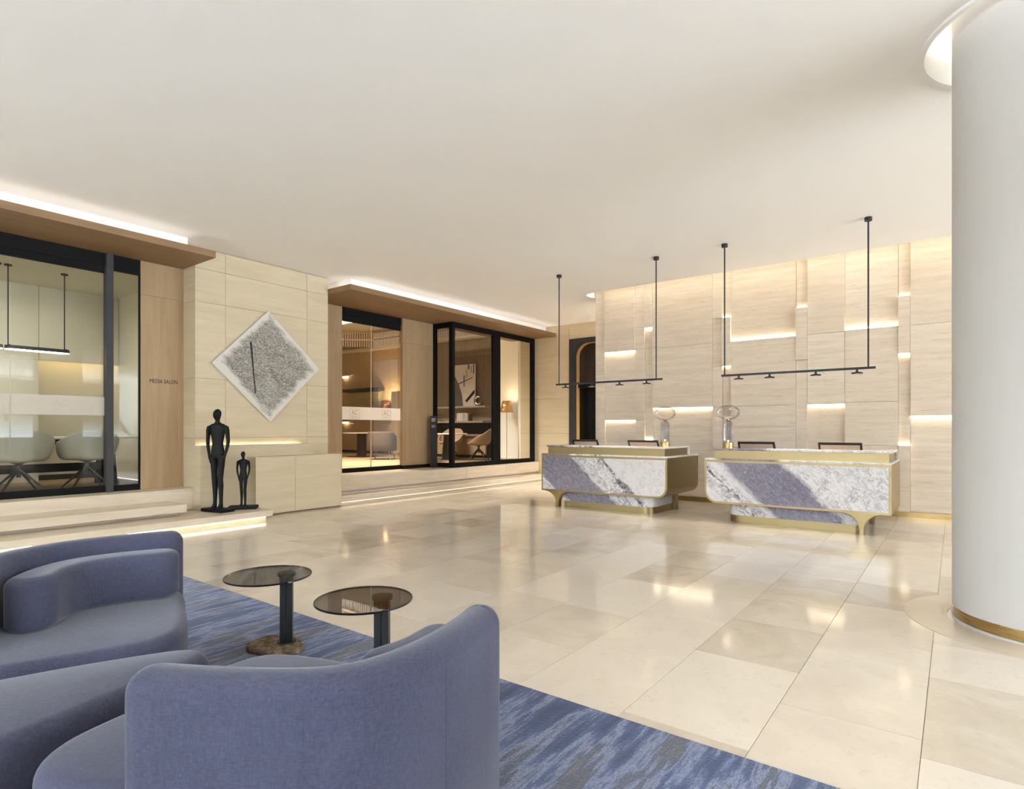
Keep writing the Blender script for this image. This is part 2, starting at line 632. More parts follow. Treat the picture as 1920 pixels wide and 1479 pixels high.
def spline(pts, n=12, closed=False):
    """Catmull-Rom through 2-D points"""
    out = []
    N = len(pts)
    rng = range(N if closed else N - 1)
    for i in rng:
        if closed:
            p0, p1, p2, p3 = pts[i - 1], pts[i], pts[(i + 1) % N], pts[(i + 2) % N]
        else:
            p0, p1, p2, p3 = pts[max(i - 1, 0)], pts[i], pts[i + 1], pts[min(i + 2, N - 1)]
        for k in range(n):
            t = k / n
            out.append(tuple(0.5 * ((2 * p1[j]) + (-p0[j] + p2[j]) * t + (2 * p0[j] - 5 * p1[j] + 4 * p2[j] - p3[j]) * t * t + (-p0[j] + 3 * p1[j] - 3 * p2[j] + p3[j]) * t ** 3) for j in range(2)))
    if not closed:
        out.append(tuple(pts[-1]))
    return out


def signed_area(p):
    return 0.5 * sum(p[i][0] * p[(i + 1) % len(p)][1] - p[(i + 1) % len(p)][0] * p[i][1] for i in range(len(p)))


def inset(poly, d):
    n = len(poly)
    out = []
    for i in range(n):
        a, b, c = Vector(poly[i - 1]), Vector(poly[i]), Vector(poly[(i + 1) % n])
        t = (c - a)
        if t.length < 1e-9:
            out.append(tuple(b))
            continue
        t.normalize()
        out.append((b.x - t.y * d, b.y + t.x * d))
    return out


def capsule_outline(line, th, n=9):
    """closed outline of a strip of width th round-ended along a centre line"""
    L = [Vector(p) for p in line]
    left, right = [], []
    for i, p in enumerate(L):
        d = (L[min(i + 1, len(L) - 1)] - L[max(i - 1, 0)]).normalized()
        nrm = Vector((-d.y, d.x))
        left.append(p + nrm * th / 2)
        right.append(p - nrm * th / 2)
    out = [tuple(p) for p in right]
    d = (L[-1] - L[-2]).normalized()
    a0 = math.atan2(-d.x, d.y) if False else math.atan2(d.y, d.x) - math.pi / 2
    for k in range(1, n):
        a = a0 + math.pi * k / n
        out.append((L[-1].x + th / 2 * math.cos(a), L[-1].y + th / 2 * math.sin(a)))
    out += [tuple(p) for p in reversed(left)]
    d = (L[0] - L[1]).normalized()
    a0 = math.atan2(d.y, d.x) - math.pi / 2
    for k in range(1, n):
        a = a0 + math.pi * k / n
        out.append((L[0].x + th / 2 * math.cos(a), L[0].y + th / 2 * math.sin(a)))
    return out


def pillow(outline, z0, z1, rt, rb=0.03, dome=0.0, steps=7, dz=None):
    """upholstered slab with a rounded top edge over a smooth plan outline"""
    o = list(outline)
    if signed_area(o) < 0:
        o.reverse()
    bm = B()
    rs = []
    f = dz or (lambda p: 0.0)
    rs.append([(p[0], p[1], z0) for p in inset(o, rb)])
    rs.append([(p[0], p[1], z0 + rb) for p in o])
    rs.append([(p[0], p[1], z0 + rb + 0.5 * (z1 - rt - z0 - rb)) for p in o])
    for k in range(steps + 1):
        a = k / steps * math.pi / 2
        q = inset(o, rt * (1 - math.cos(a)))
        rs.append([(p[0], p[1], z1 - rt + rt * math.sin(a) + f(p)) for p in q])
    if dome:
        q = inset(o, rt)
        cx = sum(p[0] for p in q) / len(q)
        cy = sum(p[1] for p in q) / len(q)
        for k, s in enumerate((0.85, 0.65, 0.4, 0.15)):
            rs.append([(cx + (p[0] - cx) * s, cy + (p[1] - cy) * s, z1 + dome * (1 - s * s) + f(p)) for p in q])
    return rings(bm, rs)


# ------------------------------------------------------------------ SETTING: floor
ZC = 3.95          # ceiling
ZP = 0.455         # raised platform
rng = random.Random(7)
floor = tag(rbox('floor', -9.4, 18.0, -13.0, 13.3, -0.20, -0.012, M['screed']), kind='structure')
unit = bpy.data.meshes.new('tile')
_b = box(B(), 0, 1, 0, 1, -0.0119, 0)
_b.to_mesh(unit)
_b.free()
unit.materials.append(M['tile'])
TW = 0.557
x = -0.11 - 15 * TW
col_i = 0
starts = {}
while x < 1.6:
    ylo, yhi = (1.9, 12.72) if x > -6.3 else (0.0, 12.72)
    lens = [0.62, 0.74, 0.95, 1.1, 0.8]
    y = ylo - rng.random() * 0.6
    # joints that can be read in the photograph near the camera
    if abs(x - (-0.11 - 3 * TW)) < 0.05:
        y = 3.62 - 1.9
    if abs(x - (-0.11 - TW)) < 0.05:
        y = 3.65 - 1.6
    if abs(x - (-0.11)) < 0.05:
        y = 3.02 - 0.8
    while y < yhi:
        L = rng.choice(lens)
        y1 = min(y + L, yhi)
        if y1 - y > 0.1:
            t = bpy.data.objects.new('tile', unit)
            COL.objects.link(t)
            t.location = (x + 0.0012, y + 0.0012, rng.uniform(-0.0006, 0))
            t.scale = (TW - 0.0024, y1 - y - 0.0024, 1)
            t.parent = floor
        y += L
    x += TW
# stone ring let into the floor round the column
CX, CY, CR = 0.50, 5.18, 0.52
bm = B()
lathe(bm, [(CR + 0.03, 0.0002), (0.80, 0.0002), (0.80, 0.0022), (CR + 0.03, 0.0022), (CR + 0.03, 0.0002)], CX, CY, 64, False, False)
obj('inlay_ring', bm, M['inlay'], floor)

# ------------------------------------------------------------------ ceiling with two openings


def holes_plane(outer, holes, z):
    bm = B()
    edges = []
    for loop in [outer] + holes:
        vs = [bm.verts.new((p[0], p[1], z)) for p in loop]
        for i in range(len(vs)):
            edges.append(bm.edges.new((vs[i], vs[(i + 1) % len(vs)])))
    bmesh.ops.triangle_fill(bm, use_beauty=True, use_dissolve=False, edges=edges)
    return bm


RR = 0.68
ring = [(CX + RR * math.cos(2 * math.pi * i / 64), CY + RR * math.sin(2 * math.pi * i / 64)) for i in range(64)]
slot = [(-5.60, 10.06)]
slot = [(3.2, 10.06), (3.2, 10.56), (-5.70, 10.56)]
for k in range(0, 9):
    a = math.pi / 2 + k / 8 * math.pi
    slot.append((-5.66 + 0.20 * math.cos(a), 10.31 + 0.25 * math.sin(a)))
bm = holes_plane([(-9.5, -13), (18, -13), (18, 13.2), (-8.8, 13.2), (-8.8, 12.72), (-9.5, 12.72)], [ring, slot], ZC)
ceiling = tag(obj('ceiling', bm, M['ceiling']), kind='structure')
for nm, lp in (('ring_recess', ring), ('wall_slot', slot)):
    b2 = B()
    rings(b2, [[(p[0], p[1], ZC) for p in lp], [(p[0], p[1], ZC + 0.28) for p in lp]], False, True)
    obj(nm, b2, M['cove'], ceiling)
b2 = B()
lathe(b2, [(RR, ZC - 0.022), (RR + 0.035, ZC - 0.022), (RR + 0.035, ZC - 0.0005), (RR, ZC - 0.0005), (RR, ZC - 0.022)], CX, CY, 64, False, False)
autosmooth(obj('ring_rim', b2, M['ceiling'], ceiling))
b2 = B()
lathe(b2, [(RR - 0.05, ZC + 0.20), (RR - 0.02, ZC + 0.20), (RR - 0.02, ZC + 0.215), (RR - 0.05, ZC + 0.215), (RR - 0.05, ZC + 0.20)], CX, CY, 48, False, False)
obj('led_ring', b2, emit('ring led', (1, 0.95, 0.85, 1), 2.5), ceiling)
rbox('led_strip', -5.6, 3.1, 10.09, 10.11, ZC + 0.06, ZC + 0.08, M['led_slot'], ceiling)

# round column
col = struct('column', (CX, CY, 0), 'large round white plaster column on the right with a brass base band')
b2 = B()
lathe(b2, [(CR, 0.085), (CR, ZC + 0.28)], CX, CY, 96, True, True)
autosmooth(obj('shaft', b2, M['column'], col), 40)
b2 = B()
lathe(b2, [(CR - 0.01, 0.012), (CR - 0.01, 0.085)], CX, CY, 96, True, True)
autosmooth(obj('base_band', b2, M['brass2'], col), 40)
b2 = B()
lathe(b2, [(CR + 0.002, 0.0), (CR + 0.002, 0.012)], CX, CY, 96, True, True)
autosmooth(obj('base_joint', b2, M['column'], col), 40)

# walls behind and beside the camera: window walls
wb = struct('wall_back', (0, -13, 0), 'window wall behind the lobby seating')
rbox('parapet', -9.4, 18, -13.1, -13.0, 0, 0.15, M['column'], wb)
rbox('head', -9.4, 18, -13.1, -13.0, 3.75, ZC, M['column'], wb)
for i in range(12):
    xx = -9.4 + i * 27.3 / 11
    rbox('mullion', xx, xx + 0.12, -13.1, -12.98, 0.15, 3.75, M['charcoal'], wb)
wr = struct('wall_right', (18, 0, 0), 'window wall on the right side of the lobby')
rbox('parapet', 18.0, 18.1, -13, 13.2, 0, 0.15, M['column'], wr)
rbox('head', 18.0, 18.1, -13, 13.2, 3.75, ZC, M['column'], wr)
for i in range(11):
    yy = -13 + i * 26.1 / 10
    rbox('mullion', 17.98, 18.1, yy, yy + 0.12, 0.15, 3.75, M['charcoal'], wr)

# ------------------------------------------------------------------ travertine reception wall
YT = 10.53
wt = struct('wall_reception', (-1.4, YT, 0), 'travertine feature wall behind the reception desks')
rbox('core', -5.77, 3.2, YT + 0.001, 11.0, 0, ZC + 0.27, M['trav'], wt)
ST = 0.045
P = []
ZT = ZC + 0.26


def colp(x0, x1, rows):
    for z0, z1, lv in rows:
        P.append((x0, x1, z0, z1, lv))


colp(-5.78, -5.57, [(.08, 1.10, 1.4), (1.10, 2.40, 1.4), (2.40, ZT, 1.4)])
colp(-5.57, -4.92, [(.08, 1.48, 0.3), (1.48, 2.82, 1), (2.82, ZT, 2)])
colp(-4.92, -4.73, [(.08, 1.48, 1), (1.48, 2.83, 1.3), (2.83, ZT, 1.3)])
colp(-4.73, -4.57, [(.08, 1.10, 1.2), (1.10, 1.70, .3), (1.70, 2.83, .3), (2.83, 3.23, .3), (3.23, ZT, 1.6)])
colp(-4.57, -3.44, [(.08, 1.70, .2), (1.70, 2.83, 1.3), (2.83, ZT, 1.3)])
colp(-3.44, -3.27, [(.08, 1.70, 1.1), (1.70, 2.41, 1.1), (2.41, 3.26, .9), (3.26, ZT, 1.1)])
colp(-3.27, -3.12, [(.08, 1.10, .4), (1.10, 2.41, .4), (2.41, 3.26, 1.8), (3.26, ZT, .4)])
colp(-3.12, -2.08, [(.08, 1.35, 1.5), (1.35, 1.70, 1.5), (1.70, 2.83, 1.5), (2.83, ZT, .2)])
colp(-2.08, -1.91, [(.08, 1.15, 1.1), (1.15, 2.43, 1.1), (2.43, 3.28, 1.9), (3.28, ZT, .4)])
colp(-1.91, -1.38, [(.08, 1.70, .2), (1.70, 2.83, 1.3), (2.83, ZT, 1.3)])
colp(-1.38, -.68, [(.08, 1.06, 1.3), (1.06, 1.72, 1.3), (1.72, 2.85, 1.3), (2.85, ZT, .2)])
colp(-.68, -.53, [(.08, 1.06, 1.5), (1.06, 2.43, .3), (2.43, 3.28, 1.8), (3.28, ZT, .3)])
colp(-.53, 1.2, [(.08, 1.50, .2), (1.50, 2.84, 1.3), (2.84, ZT, 1.3)])
colp(1.2, 3.2, [(.08, 1.70, 1.0), (1.70, 2.84, .6), (2.84, ZT, 1.0)])
for x0, x1, z0, z1, lv in P:
    g = 0.002
    rbox('travertine_panel', x0 + g, x1 - g, YT - 0.004 - lv * ST, YT + 0.0005, z0 + g, z1 - g, M['trav'], wt)
UP = [(-3.27, -3.12, 3.26), (-3.12, -2.08, 2.83), (-2.08, -1.91, 3.28), (-1.38, -.68, 2.85), (-.68, -.53, 3.28), (-.68, -.53, 1.06), (-4.73, -4.57, 1.10)]
DN = [(-5.57, -4.92, 2.82), (-5.57, -4.92, 1.48), (-4.73, -4.57, 3.23), (-4.57, -3.44, 1.70), (-3.27, -3.12, 2.41), (-1.91, -1.38, 1.70), (-.68, -.53, 2.43), (-.53, 1.2, 1.50)]
for x0, x1, z in UP:
    rbox('led_strip', x0 + .01, x1 - .01, YT - 0.036, YT - 0.022, z + 0.001, z + 0.012, M['led'], wt)
for x0, x1, z in DN:
    yo = 0.045 if z == 2.82 else 0.0
    rbox('led_strip', x0 + .01, x1 - .01, YT - 0.036 - yo, YT - 0.022 - yo, z - 0.012, z - 0.001, M['led'], wt)
bs = struct('baseboard_reception', (-1.4, YT, 0))
rbox('brass_skirting', -5.78, 3.2, YT - 0.028, YT - 0.0045, 0.0, 0.079, M['brass2'], bs)

# ------------------------------------------------------------------ left side: limestone pier
YP0, YP1, XP = 4.037, 6.29, -8.78
pier = struct('wall_left', (XP, 5.1, 0), 'pale limestone pier carrying the scribble artwork')
rbox('core', -9.60, XP - 0.022, YP0 + 0.02, YP1, 0, ZC, M['seam'], pier)
ys = [YP0, 4.481, 5.873, YP1]
zs = [0.0, 1.176, 2.047, 3.164, 3.648, ZC - 0.006]
g = 0.0022
for i in range(3):
    for j in range(5):
        rbox('stone_panel', XP - 0.021, XP, ys[i] + (g if i else 0), ys[i + 1] - (g if i < 2 else 0), zs[j] + g, zs[j + 1] - g, M['pier'], pier)
for j in range(5):
    rbox('stone_panel', -9.55, XP - 0.0215, YP0 + 0.0005, YP0 + 0.019, zs[j] + g, zs[j + 1] - g, M['pier'], pier)
    rbox('stone_panel', -9.55, XP - 0.0215, YP1 + 0.0005, YP1 + 0.012, zs[j] + g, zs[j + 1] - g, M['pier'], pier)

# end wall with the lift portal
YE = 12.72
we = struct('wall_end', (-8.2, YE, 0), 'limestone end wall beside the lift portal')
rbox('core', -9.3, -7.78, YE + 0.021, YE + 0.2, 0, ZC, M['seam'], we)
rbox('core', -7.78, -3.0, YE + 0.021, YE + 0.2, 3.575, ZC, M['seam'], we)
zr = [0.0, 1.20, 2.09, 3.20, 3.68, ZC]
for j in range(5):
    if j < 3:
        rbox('stone_panel', -9.3, -7.775, YE, YE + 0.02, zr[j] + g, zr[j + 1] - g, M['pier'], we)
rbox('stone_panel', -9.3, -7.775, YE, YE + 0.02, zr[3] + g, ZC, M['pier'], we)
rbox('stone_panel', -7.771, -5.9, YE, YE + 0.02, 3.575, ZC, M['pier'], we)
rbox('stone_panel', -5.896, -3.0, YE, YE + 0.02, 3.575, ZC, M['pier'], we)

portal = tag(struct('door_1', (-7.0, YE, 0)), 'black lift portal with rounded corner behind the left reception desk')
# arched frame: outer rectangle with a rounded-corner opening
X0p, X1p, Zp = -7.77, -5.2, 3.565
inn = []
rad = 0.34
xi0, xi1, zi = X0p + 0.075, X1p - 0.075, Zp - 0.085
for k in range(9):
    a = math.pi - k / 8 * math.pi / 2
    inn.append((xi0 + rad + rad * math.cos(a), zi - rad + rad * math.sin(a)))
for k in range(9):
    a = math.pi / 2 - k / 8 * math.pi / 2
    inn.append((xi1 - rad + rad * math.cos(a), zi - rad + rad * math.sin(a)))
loop = [(xi0, 0.0)] + inn + [(xi1, 0.0), (X1p, 0.0), (X1p, Zp), (X0p, Zp), (X0p, 0.0)]
prism(B(), [(0, 0), (1, 0), (1, 1)], 'y', 0, 1).free()
obj('frame', prism(B(), loop, 'y', YE - 0.02, YE + 0.22), M['charcoal'], portal)
loop2 = [(xi0, 0.0)] + inn + [(xi1, 0.0)]
bm = B()
rings(bm, [[(p[0], YE + 0.221, p[1]) for p in loop2], [(p[0], YE + 0.37, p[1]) for p in loop2]], False, False, False)
obj('brass_reveal', bm, plain('satin brass reveal', rgb(196, 158, 92), 0.5, 0.2), portal)
rbox('transom_panel', xi0 - .05, xi1 + .05, YE + 0.372, YE + 0.42, 2.42, Zp, M['darkwood'], portal)
for i in range(22):
    xx = xi0 + 0.02 + i * 0.11
    rbox('reeded_strip', xx, xx + 0.05, YE + 0.360, YE + 0.3715, 2.46, Zp - 0.1, M['darkwood'], portal)
for i in range(4):
    xx = xi0 - 0.05 + i * 0.64
    rbox('door_leaf', xx + 0.004, xx + 0.636, YE + 0.385, YE + 0.43, 0.02, 2.40, M['liftdoor'], portal)
rbox('lintel', xi0, xi1, YE + 0.30, YE + 0.38, 2.36, 2.46, M['black'], portal)
tag(rbox('trim_1', -3.0, 18.0, 12.72, 12.9, 0, ZC, M['ceiling']), kind='structure')

# ------------------------------------------------------------------ canopies with white upstand and cove light


def canopy(y0, y1, f0, f1, label):
    t = thing('wood_canopy', label, 'canopy', (-8.7, (y0 + y1) / 2, 3.675), 'oak canopies over the glazed fronts')
    rbox('soffit_slab', -9.60 if y0 > 5 else -9.25, -8.17, y0, y1, 3.675, 3.763, M['canopy'], t)
    return t


cp1 = canopy(-12.9, 4.034, -7, 3.8, 'oak canopy over the meeting room front at the left edge')
cp2 = canopy(6.305, 12.715, 6.55, 12.7, 'long oak canopy over the lounge door and the black framed bay')
for i, (f0, f1, c) in enumerate(((-12.9, 3.80, cp1), (6.55, 12.715, cp2))):
    tr = tag(rbox('trim_%d' % (i + 2), -9.58, -8.48, f0, f1, 3.764, ZC - 0.0005, M['ceiling']), kind='structure')
    rbox('led_strip', -8.30, -8.27, f0, f1, 3.7635, 3.775, M['led_cove'], c)
rbox('led_strip', -8.75, -8.50, 3.86, 3.88, 3.7635, 3.775, M['led_cove'], cp1)
rbox('led_strip', -9.40, -8.32, 6.42, 6.44, 3.7635, 3.775, M['led_cove'], cp2)

# ------------------------------------------------------------------ steps and platforms
st = thing('stone_steps', 'three limestone steps with glowing lowest riser below the meeting room', 'steps', (-8.2, 1.0, 0))
rbox('tread', -8.64, -7.80, -12.9, 4.665, 0.065, 0.150, M['step'], st, 0.003)
rbox('riser', -8.64, -7.885, -12.9, 4.61, 0.0, 0.0645, M['step'], st)
rbox('tread', -8.80, -8.20, -12.9, 3.665, 0.197, 0.302, M['step'], st, 0.003)
rbox('riser', -8.76, -8.34, -12.9, 3.62, 0.1505, 0.1965, M['step'], st)
rbox('landing', -11.69, -8.765, -12.9, 4.02, 0.151, ZP, M['step'], st, 0.003)
rbox('led_strip', -7.884, -7.872, -12.9, 4.60, 0.050, 0.062, M['led_step'], st)

st2 = thing('stone_platform', 'low limestone platform with a step running under the lounge glazing', 'steps', (-8.7, 9.5, 0))
rbox('tread', -8.75, -8.35, 6.235, 12.715, 0.060, 0.150, M['step'], st2, 0.003)
rbox('riser', -8.75, -8.40, 6.235, 12.715, 0.0, 0.0595, M['step'], st2)
for a, b in ((6.31, 8.10), (8.10, 9.88), (9.88, 11.3), (11.3, 12.715)):
    rbox('face_slab', -9.5, -8.70, a + 0.001, b - 0.001, 0.205, ZP, M['step'], st2, 0.002)
rbox('riser', -9.5, -8.76, 6.31, 12.715, 0.1505, 0.2045, M['step'], st2)
rbox('led_strip', -8.399, -8.388, 6.26, 12.6, 0.042, 0.054, M['led_step2'], st2)

# stone plinths in front of the pier
pb = thing('stone_plinth', 'long limestone back plinth against the pier with a glowing top edge', 'plinth', (-8.66, 4.9, 0))
rbox('body', -8.755, -8.55, 4.0, 5.84, 0.1505, 1.068, M['pier'], pb, 0.003)
rbox('led_strip', -8.774, -8.760, 4.06, 5.72, 1.03, 1.045, M['led'], pb)
pf = thing('stone_plinth', 'taller front limestone block standing on the floor right of the statues', 'plinth', (-8.42, 5.45, 0))
rbox('panel', -8.545, -8.30, 4.69, 5.345, 0.02, 0.868, M['pier'], pf, 0.002)
rbox('panel', -8.545, -8.30, 5.349, 6.22, 0.02, 0.868, M['pier'], pf, 0.002)
rbox('top_slab', -8.545, -8.297, 4.687, 6.225, 0.869, 0.888, M['pier'], pf, 0.002)
rbox('foot', -8.53, -8.32, 4.70, 6.21, 0.0, 0.0195, M['seam'], pf)

# ------------------------------------------------------------------ meeting room (left): front, walls, furniture
XS = -9.146
ws = struct('wall_salon', (XS, 3.7, ZP), 'oak wall panel beside the meeting room glazing')
rbox('wood_panel', XS - 0.04, XS, 3.462, YP0 - 0.001, ZP, 3.200, M['wood'], ws)
rbox('wood_panel', XS - 0.04, XS, 3.462, YP0 - 0.001, 3.203, 3.674, M['wood'], ws)
w1 = tag(struct('window_1', (XS, 1.0, ZP)), 'black framed glass front of the meeting room')
rbox('header', XS - 0.07, XS - 0.005, -12.9, 3.03, 3.505, 3.674, M['black'], w1)
rbox('sliding_rail', XS - 0.06, XS - 0.015, -12.9, 3.03, 3.41, 3.503, M['black'], w1)
rbox('header', XS - 0.07, XS - 0.005, 3.11, 3.460, 3.468, 3.674, M['black'], w1)
rbox('bottom_rail', XS - 0.06, XS + 0.005, -12.9, 3.03, ZP, 0.543, M['black'], w1)
rbox('bottom_rail', XS - 0.06, XS - 0.005, 3.11, 3.460, ZP, 0.535, M['black'], w1)
rbox('post', XS - 0.06, XS + 0.06, 3.03, 3.11, ZP, 3.674, M['charcoal'], w1)
rbox('jamb', XS - 0.05, XS - 0.005, 3.450, 3.4605, 0.535, 3.468, M['black'], w1)
pn = rbox('pane', XS - 0.040, XS - 0.030, -12.9, 2.035, 0.543, 3.41, M['glass'], w1)
pn2 = rbox('pane', XS - 0.040, XS - 0.030, 2.045, 3.03, 0.543, 3.41, M['glass'], w1)
rbox('pane', XS - 0.040, XS - 0.030, 3.11, 3.45, 0.535, 3.468, M['glass'], w1)
rbox('frosted_band', XS - 0.0285, XS - 0.0275, -12.9, 2.035, 1.488, 1.738, M['frost'], pn)
rbox('frosted_band', XS - 0.0285, XS - 0.0275, 2.045, 3.03, 1.488, 1.738, M['frost'], pn2)
RX = (math.radians(90), 0, math.radians(90))
M['logo'] = plain('etched logo grey', rgb(196, 188, 178), 0.6)


def logo(y0, y1, z0, z1, x, parent, mat):
    w = 0.006
    bm = B()
    box(bm, x, x + .001, y0, y1, z0, z0 + w)
    box(bm, x, x + .001, y0, y1, z1 - w, z1)
    box(bm, x, x + .001, y0, y0 + w, z0 + w, z1 - w)
    box(bm, x, x + .001, y1 - w, y1, z0 + w, z1 - w)
    o = obj('logo_frame', bm, mat, parent)
    h = z1 - z0
    text('logo_letters', 'AC', h * 0.62, (x, (y0 + y1) / 2, z0 + h * 0.46), RX, mat, parent, 0.0005, 'CENTER', 0.92)
    text('logo_letters', 'HOTELS', h * 0.18, (x, (y0 + y1) / 2, z0 + h * 0.15), RX, mat, parent, 0.0005, 'CENTER', 1.15)
    rbox('logo_rule', x, x + .001, y0 + 0.02, y1 - 0.02, z0 + h * 0.37, z0 + h * 0.37 + 0.004, mat, parent)


logo(2.45, 2.645, 1.515, 1.708, XS - 0.0265, pn2, M['logo'])
lt = tag(text('wall_lettering', 'MEDIA SALON', 0.082, (XS + 0.001, 3.575, 1.965), RX, M['ink'], None, 0.002, 'LEFT', 0.72),
         'black MEDIA SALON lettering on the oak panel', 'sign')

# walls of the meeting room
XB = -11.75
r1 = struct('wall_salon_back', (XB, 2, ZP), 'cream back wall of the meeting room with a lit niche')
ysplit = [-3.0, -0.3, 1.35, 2.97, 4.10]
zn = 2.42   # niche top
for i in range(4):
    rbox('wall_panel', XB - 0.05, XB, ysplit[i] + 0.003, ysplit[i + 1] - 0.003, zn, 3.60, M['salonwall'], r1)
for i in range(3):
    rbox('wall_panel', XB - 0.05, XB, ysplit[i] + 0.003, ysplit[i + 1] - 0.003, ZP, zn - 0.006, M['salonwall'], r1)
rbox('niche_back', XB - 0.36, XB - 0.34, 2.96, 4.10, ZP, zn + 0.16, M['salonwall'], r1)
rbox('niche_jamb', XB - 0.34, XB - 0.0505, 2.955, 2.975, ZP, zn + 0.16, M['salonwall'], r1)
rbox('niche_soffit', XB - 0.34, XB - 0.051, 2.98, 4.10, zn + 0.14, zn + 0.16, M['salonwall'], r1)
rbox('led_strip', XB - 0.075, XB - 0.052, 3.02, 4.05, zn + 0.06, zn + 0.075, emit('niche led', (1, .78, .45, 1), 9.0), r1)
rbox('skirting', XB - 0.338, XB - 0.32, 2.98, 4.10, ZP, ZP + 0.09, M['charcoal'], r1)
r2 = struct('wall_salon_side', (-10.5, 4.12, ZP), 'cream side wall of the meeting room')
rbox('wall_panel', -12.1, -9.2, 4.105, 4.15, ZP, 3.60, M['salonwall'], r2)
tag(rbox('ceiling_salon', -12.2, -9.19, -12.9, 4.15, 3.60, 3.66, M['salonceil']), kind='structure')
tag(rbox('floor_salon', -12.2, -9.22, -12.9, 4.02, ZP + 0.0005, ZP + 0.006, M['carpet']), kind='structure')
ZF = ZP + 0.006

# table
tb = thing('meeting_table', 'long white topped meeting table with black trestle legs behind glass', 'table', (-10.5, 2.5, ZF))
rbox('tabletop', -10.92, -10.12, 0.6, 3.86, ZF + 0.70, ZF + 0.73, M['white'], tb, 0.004)
for yy in (1.0, 3.45):
    for s in (-1, 1):
        bm = B()
        prism(bm, [(-10.52 + s * 0.20, ZF + 0.699), (-10.52 + s * 0.12, ZF + 0.699), (-10.52 + s * 0.26, ZF), (-10.52 + s * 0.34, ZF)], 'y', yy, yy + 0.09)
        obj('leg', bm, M['black'], tb)
rbox('stretcher', -10.57, -10.47, 1.09, 3.45, ZF + 0.22, ZF + 0.34, M['black'], tb)
rbox('apron', -10.60, -10.44, 0.9, 3.6, ZF + 0.62, ZF + 0.6985, M['black'], tb)


def bucket_chair(name, label, loc, rz, shell_mat, group, wid=0.31, hb=0.345, hs=0.20):
    t = thing(name, label, 'chair', loc, group)
    bm = B()
    zs_ = 0.43
    N = 40
    rs = []
    prof = [(0.02, -0.005), (0.35, 0.0), (0.62, 0.008), (0.82, 0.03), (0.93, 0.10), (1.0, 0.35), (1.05, 0.65), (1.08, 0.88), (1.07, 1.0)]
    for (f, h) in prof:
        ring_ = []
        for i in range(N):
            a = 2 * math.pi * i / N          # a=0 is the front (+y), pi the back
            c = math.cos(a)
            k = (1 - c) / 2                  # 0 front, 1 back
            edge = 0.045 + hs * min(1, max(0, (k - 0.12) / 0.38)) ** 1.2 + (hb - hs) * min(1, max(0, (k - 0.55) / 0.38)) ** 1.3
            rx = wid * (1.0 + 0.06 * k)
            ry = 0.27 + 0.03 * k
            lean = 0.10 * h * k
            ring_.append((f * rx * math.sin(a), f * ry * c - lean, zs_ + (h * edge if h > 0 else h)))
        rs.append(ring_)
    rings(bm, rs, True, False)
    o = obj('shell', bm, shell_mat, None, smooth=True)
    m = o.modifiers.new('thick', 'SOLIDIFY')
    m.thickness = 0.028
    m.offset = 1
    m2 = o.modifiers.new('soft', 'SUBSURF')
    m2.levels = m2.render_levels = 1
    o.parent = t
    bm = B()
    lathe(bm, [(0.025, 0.20), (0.025, 0.36), (0.045, 0.38), (0.11, 0.40), (0.11, 0.41)], 0, 0, 14)
    obj('column', bm, M['legmetal'], None, smooth=False).parent = t
    for k in range(4):
        a = math.pi / 4 + k * math.pi / 2
        bm = B()
        tube(bm, [(0.02 * math.cos(a), 0.02 * math.sin(a), 0.30), (0.12 * math.cos(a), 0.12 * math.sin(a), 0.21), (0.34 * math.cos(a), 0.34 * math.sin(a), 0.012)], [0.020, 0.018, 0.012], 8)
        obj('leg', bm, M['legmetal'], None).parent = t
    t.rotation_euler = (0, 0, rz)
    return t


G1 = 'grey shell chairs in the meeting room'
ch = bucket_chair('shell_chair', 'grey shell chair nearest the left edge, its back to the glass', (-9.95, 2.30, ZF), math.radians(90), M['chair'], G1)
for lab, loc, rz in (('grey shell chair partly behind the black door post of the meeting room', (-9.95, 3.07, ZF), 88),
                     ('grey shell chair on the far side of the meeting table', (-11.15, 2.0, ZF), -85)):
    c = copy_tree(ch)
    c.location = loc
    c.rotation_euler = (0, 0, math.radians(rz))
    c['label'] = lab


def stadium(bm, x0, x1, y0, y1, z0, z1, th, seg=8):
    r = (x1 - x0) / 2
    cx = (x0 + x1) / 2

    def loop(d):
        o = []
        for k in range(seg + 1):
            a = math.pi * k / seg
            o.append((cx + (r - d) * math.cos(a), y1 - r + (r - d) * math.sin(a)))
        for k in range(seg + 1):
            a = math.pi + math.pi * k / seg
            o.append((cx + (r - d) * math.cos(a), y0 + r + (r - d) * math.sin(a)))
        return o
    a, b = loop(0), loop(th)
    rings(bm, [[(p[0], p[1], z0) for p in a], [(p[0], p[1], z1) for p in a], [(p[0], p[1], z1) for p in b], [(p[0], p[1], z0) for p in b], [(p[0], p[1], z0) for p in a]], False, False)
    return bm


def loop_pendant(y0, y1, label):
    t = thing('loop_pendant', label, 'pendant light', (-10.54, (y0 + y1) / 2, 2.42), 'loop pendants over the meeting table')
    obj('loop', stadium(B(), -10.62, -10.46, y0, y1, 2.425, 2.475, 0.03), M['charcoal'], t)
    obj('led_ring', stadium(B(), -10.617, -10.463, y0 + .003, y1 - .003, 2.418, 2.4249, 0.024), M['led_white'], t)
    for yy in (y0 + 0.04, y1 - 0.06):
        bm = B()
        tube(bm, [(-10.54, yy, 2.4825), (-10.54, yy, 3.585)], 0.008, 8)
        obj('rod', bm, M['charcoal'], t)
        bm = B()
        lathe(bm, [(0.045, 3.58), (0.045, 3.5995)], -10.54, yy, 16)
        obj('ceiling_rose', bm, M['charcoal'], t)
    for yy in (y0 + 0.04, y1 - 0.06):
        rbox('crossbar', -10.615, -10.465, yy - 0.01, yy + 0.01, 2.4755, 2.482, M['charcoal'], t)


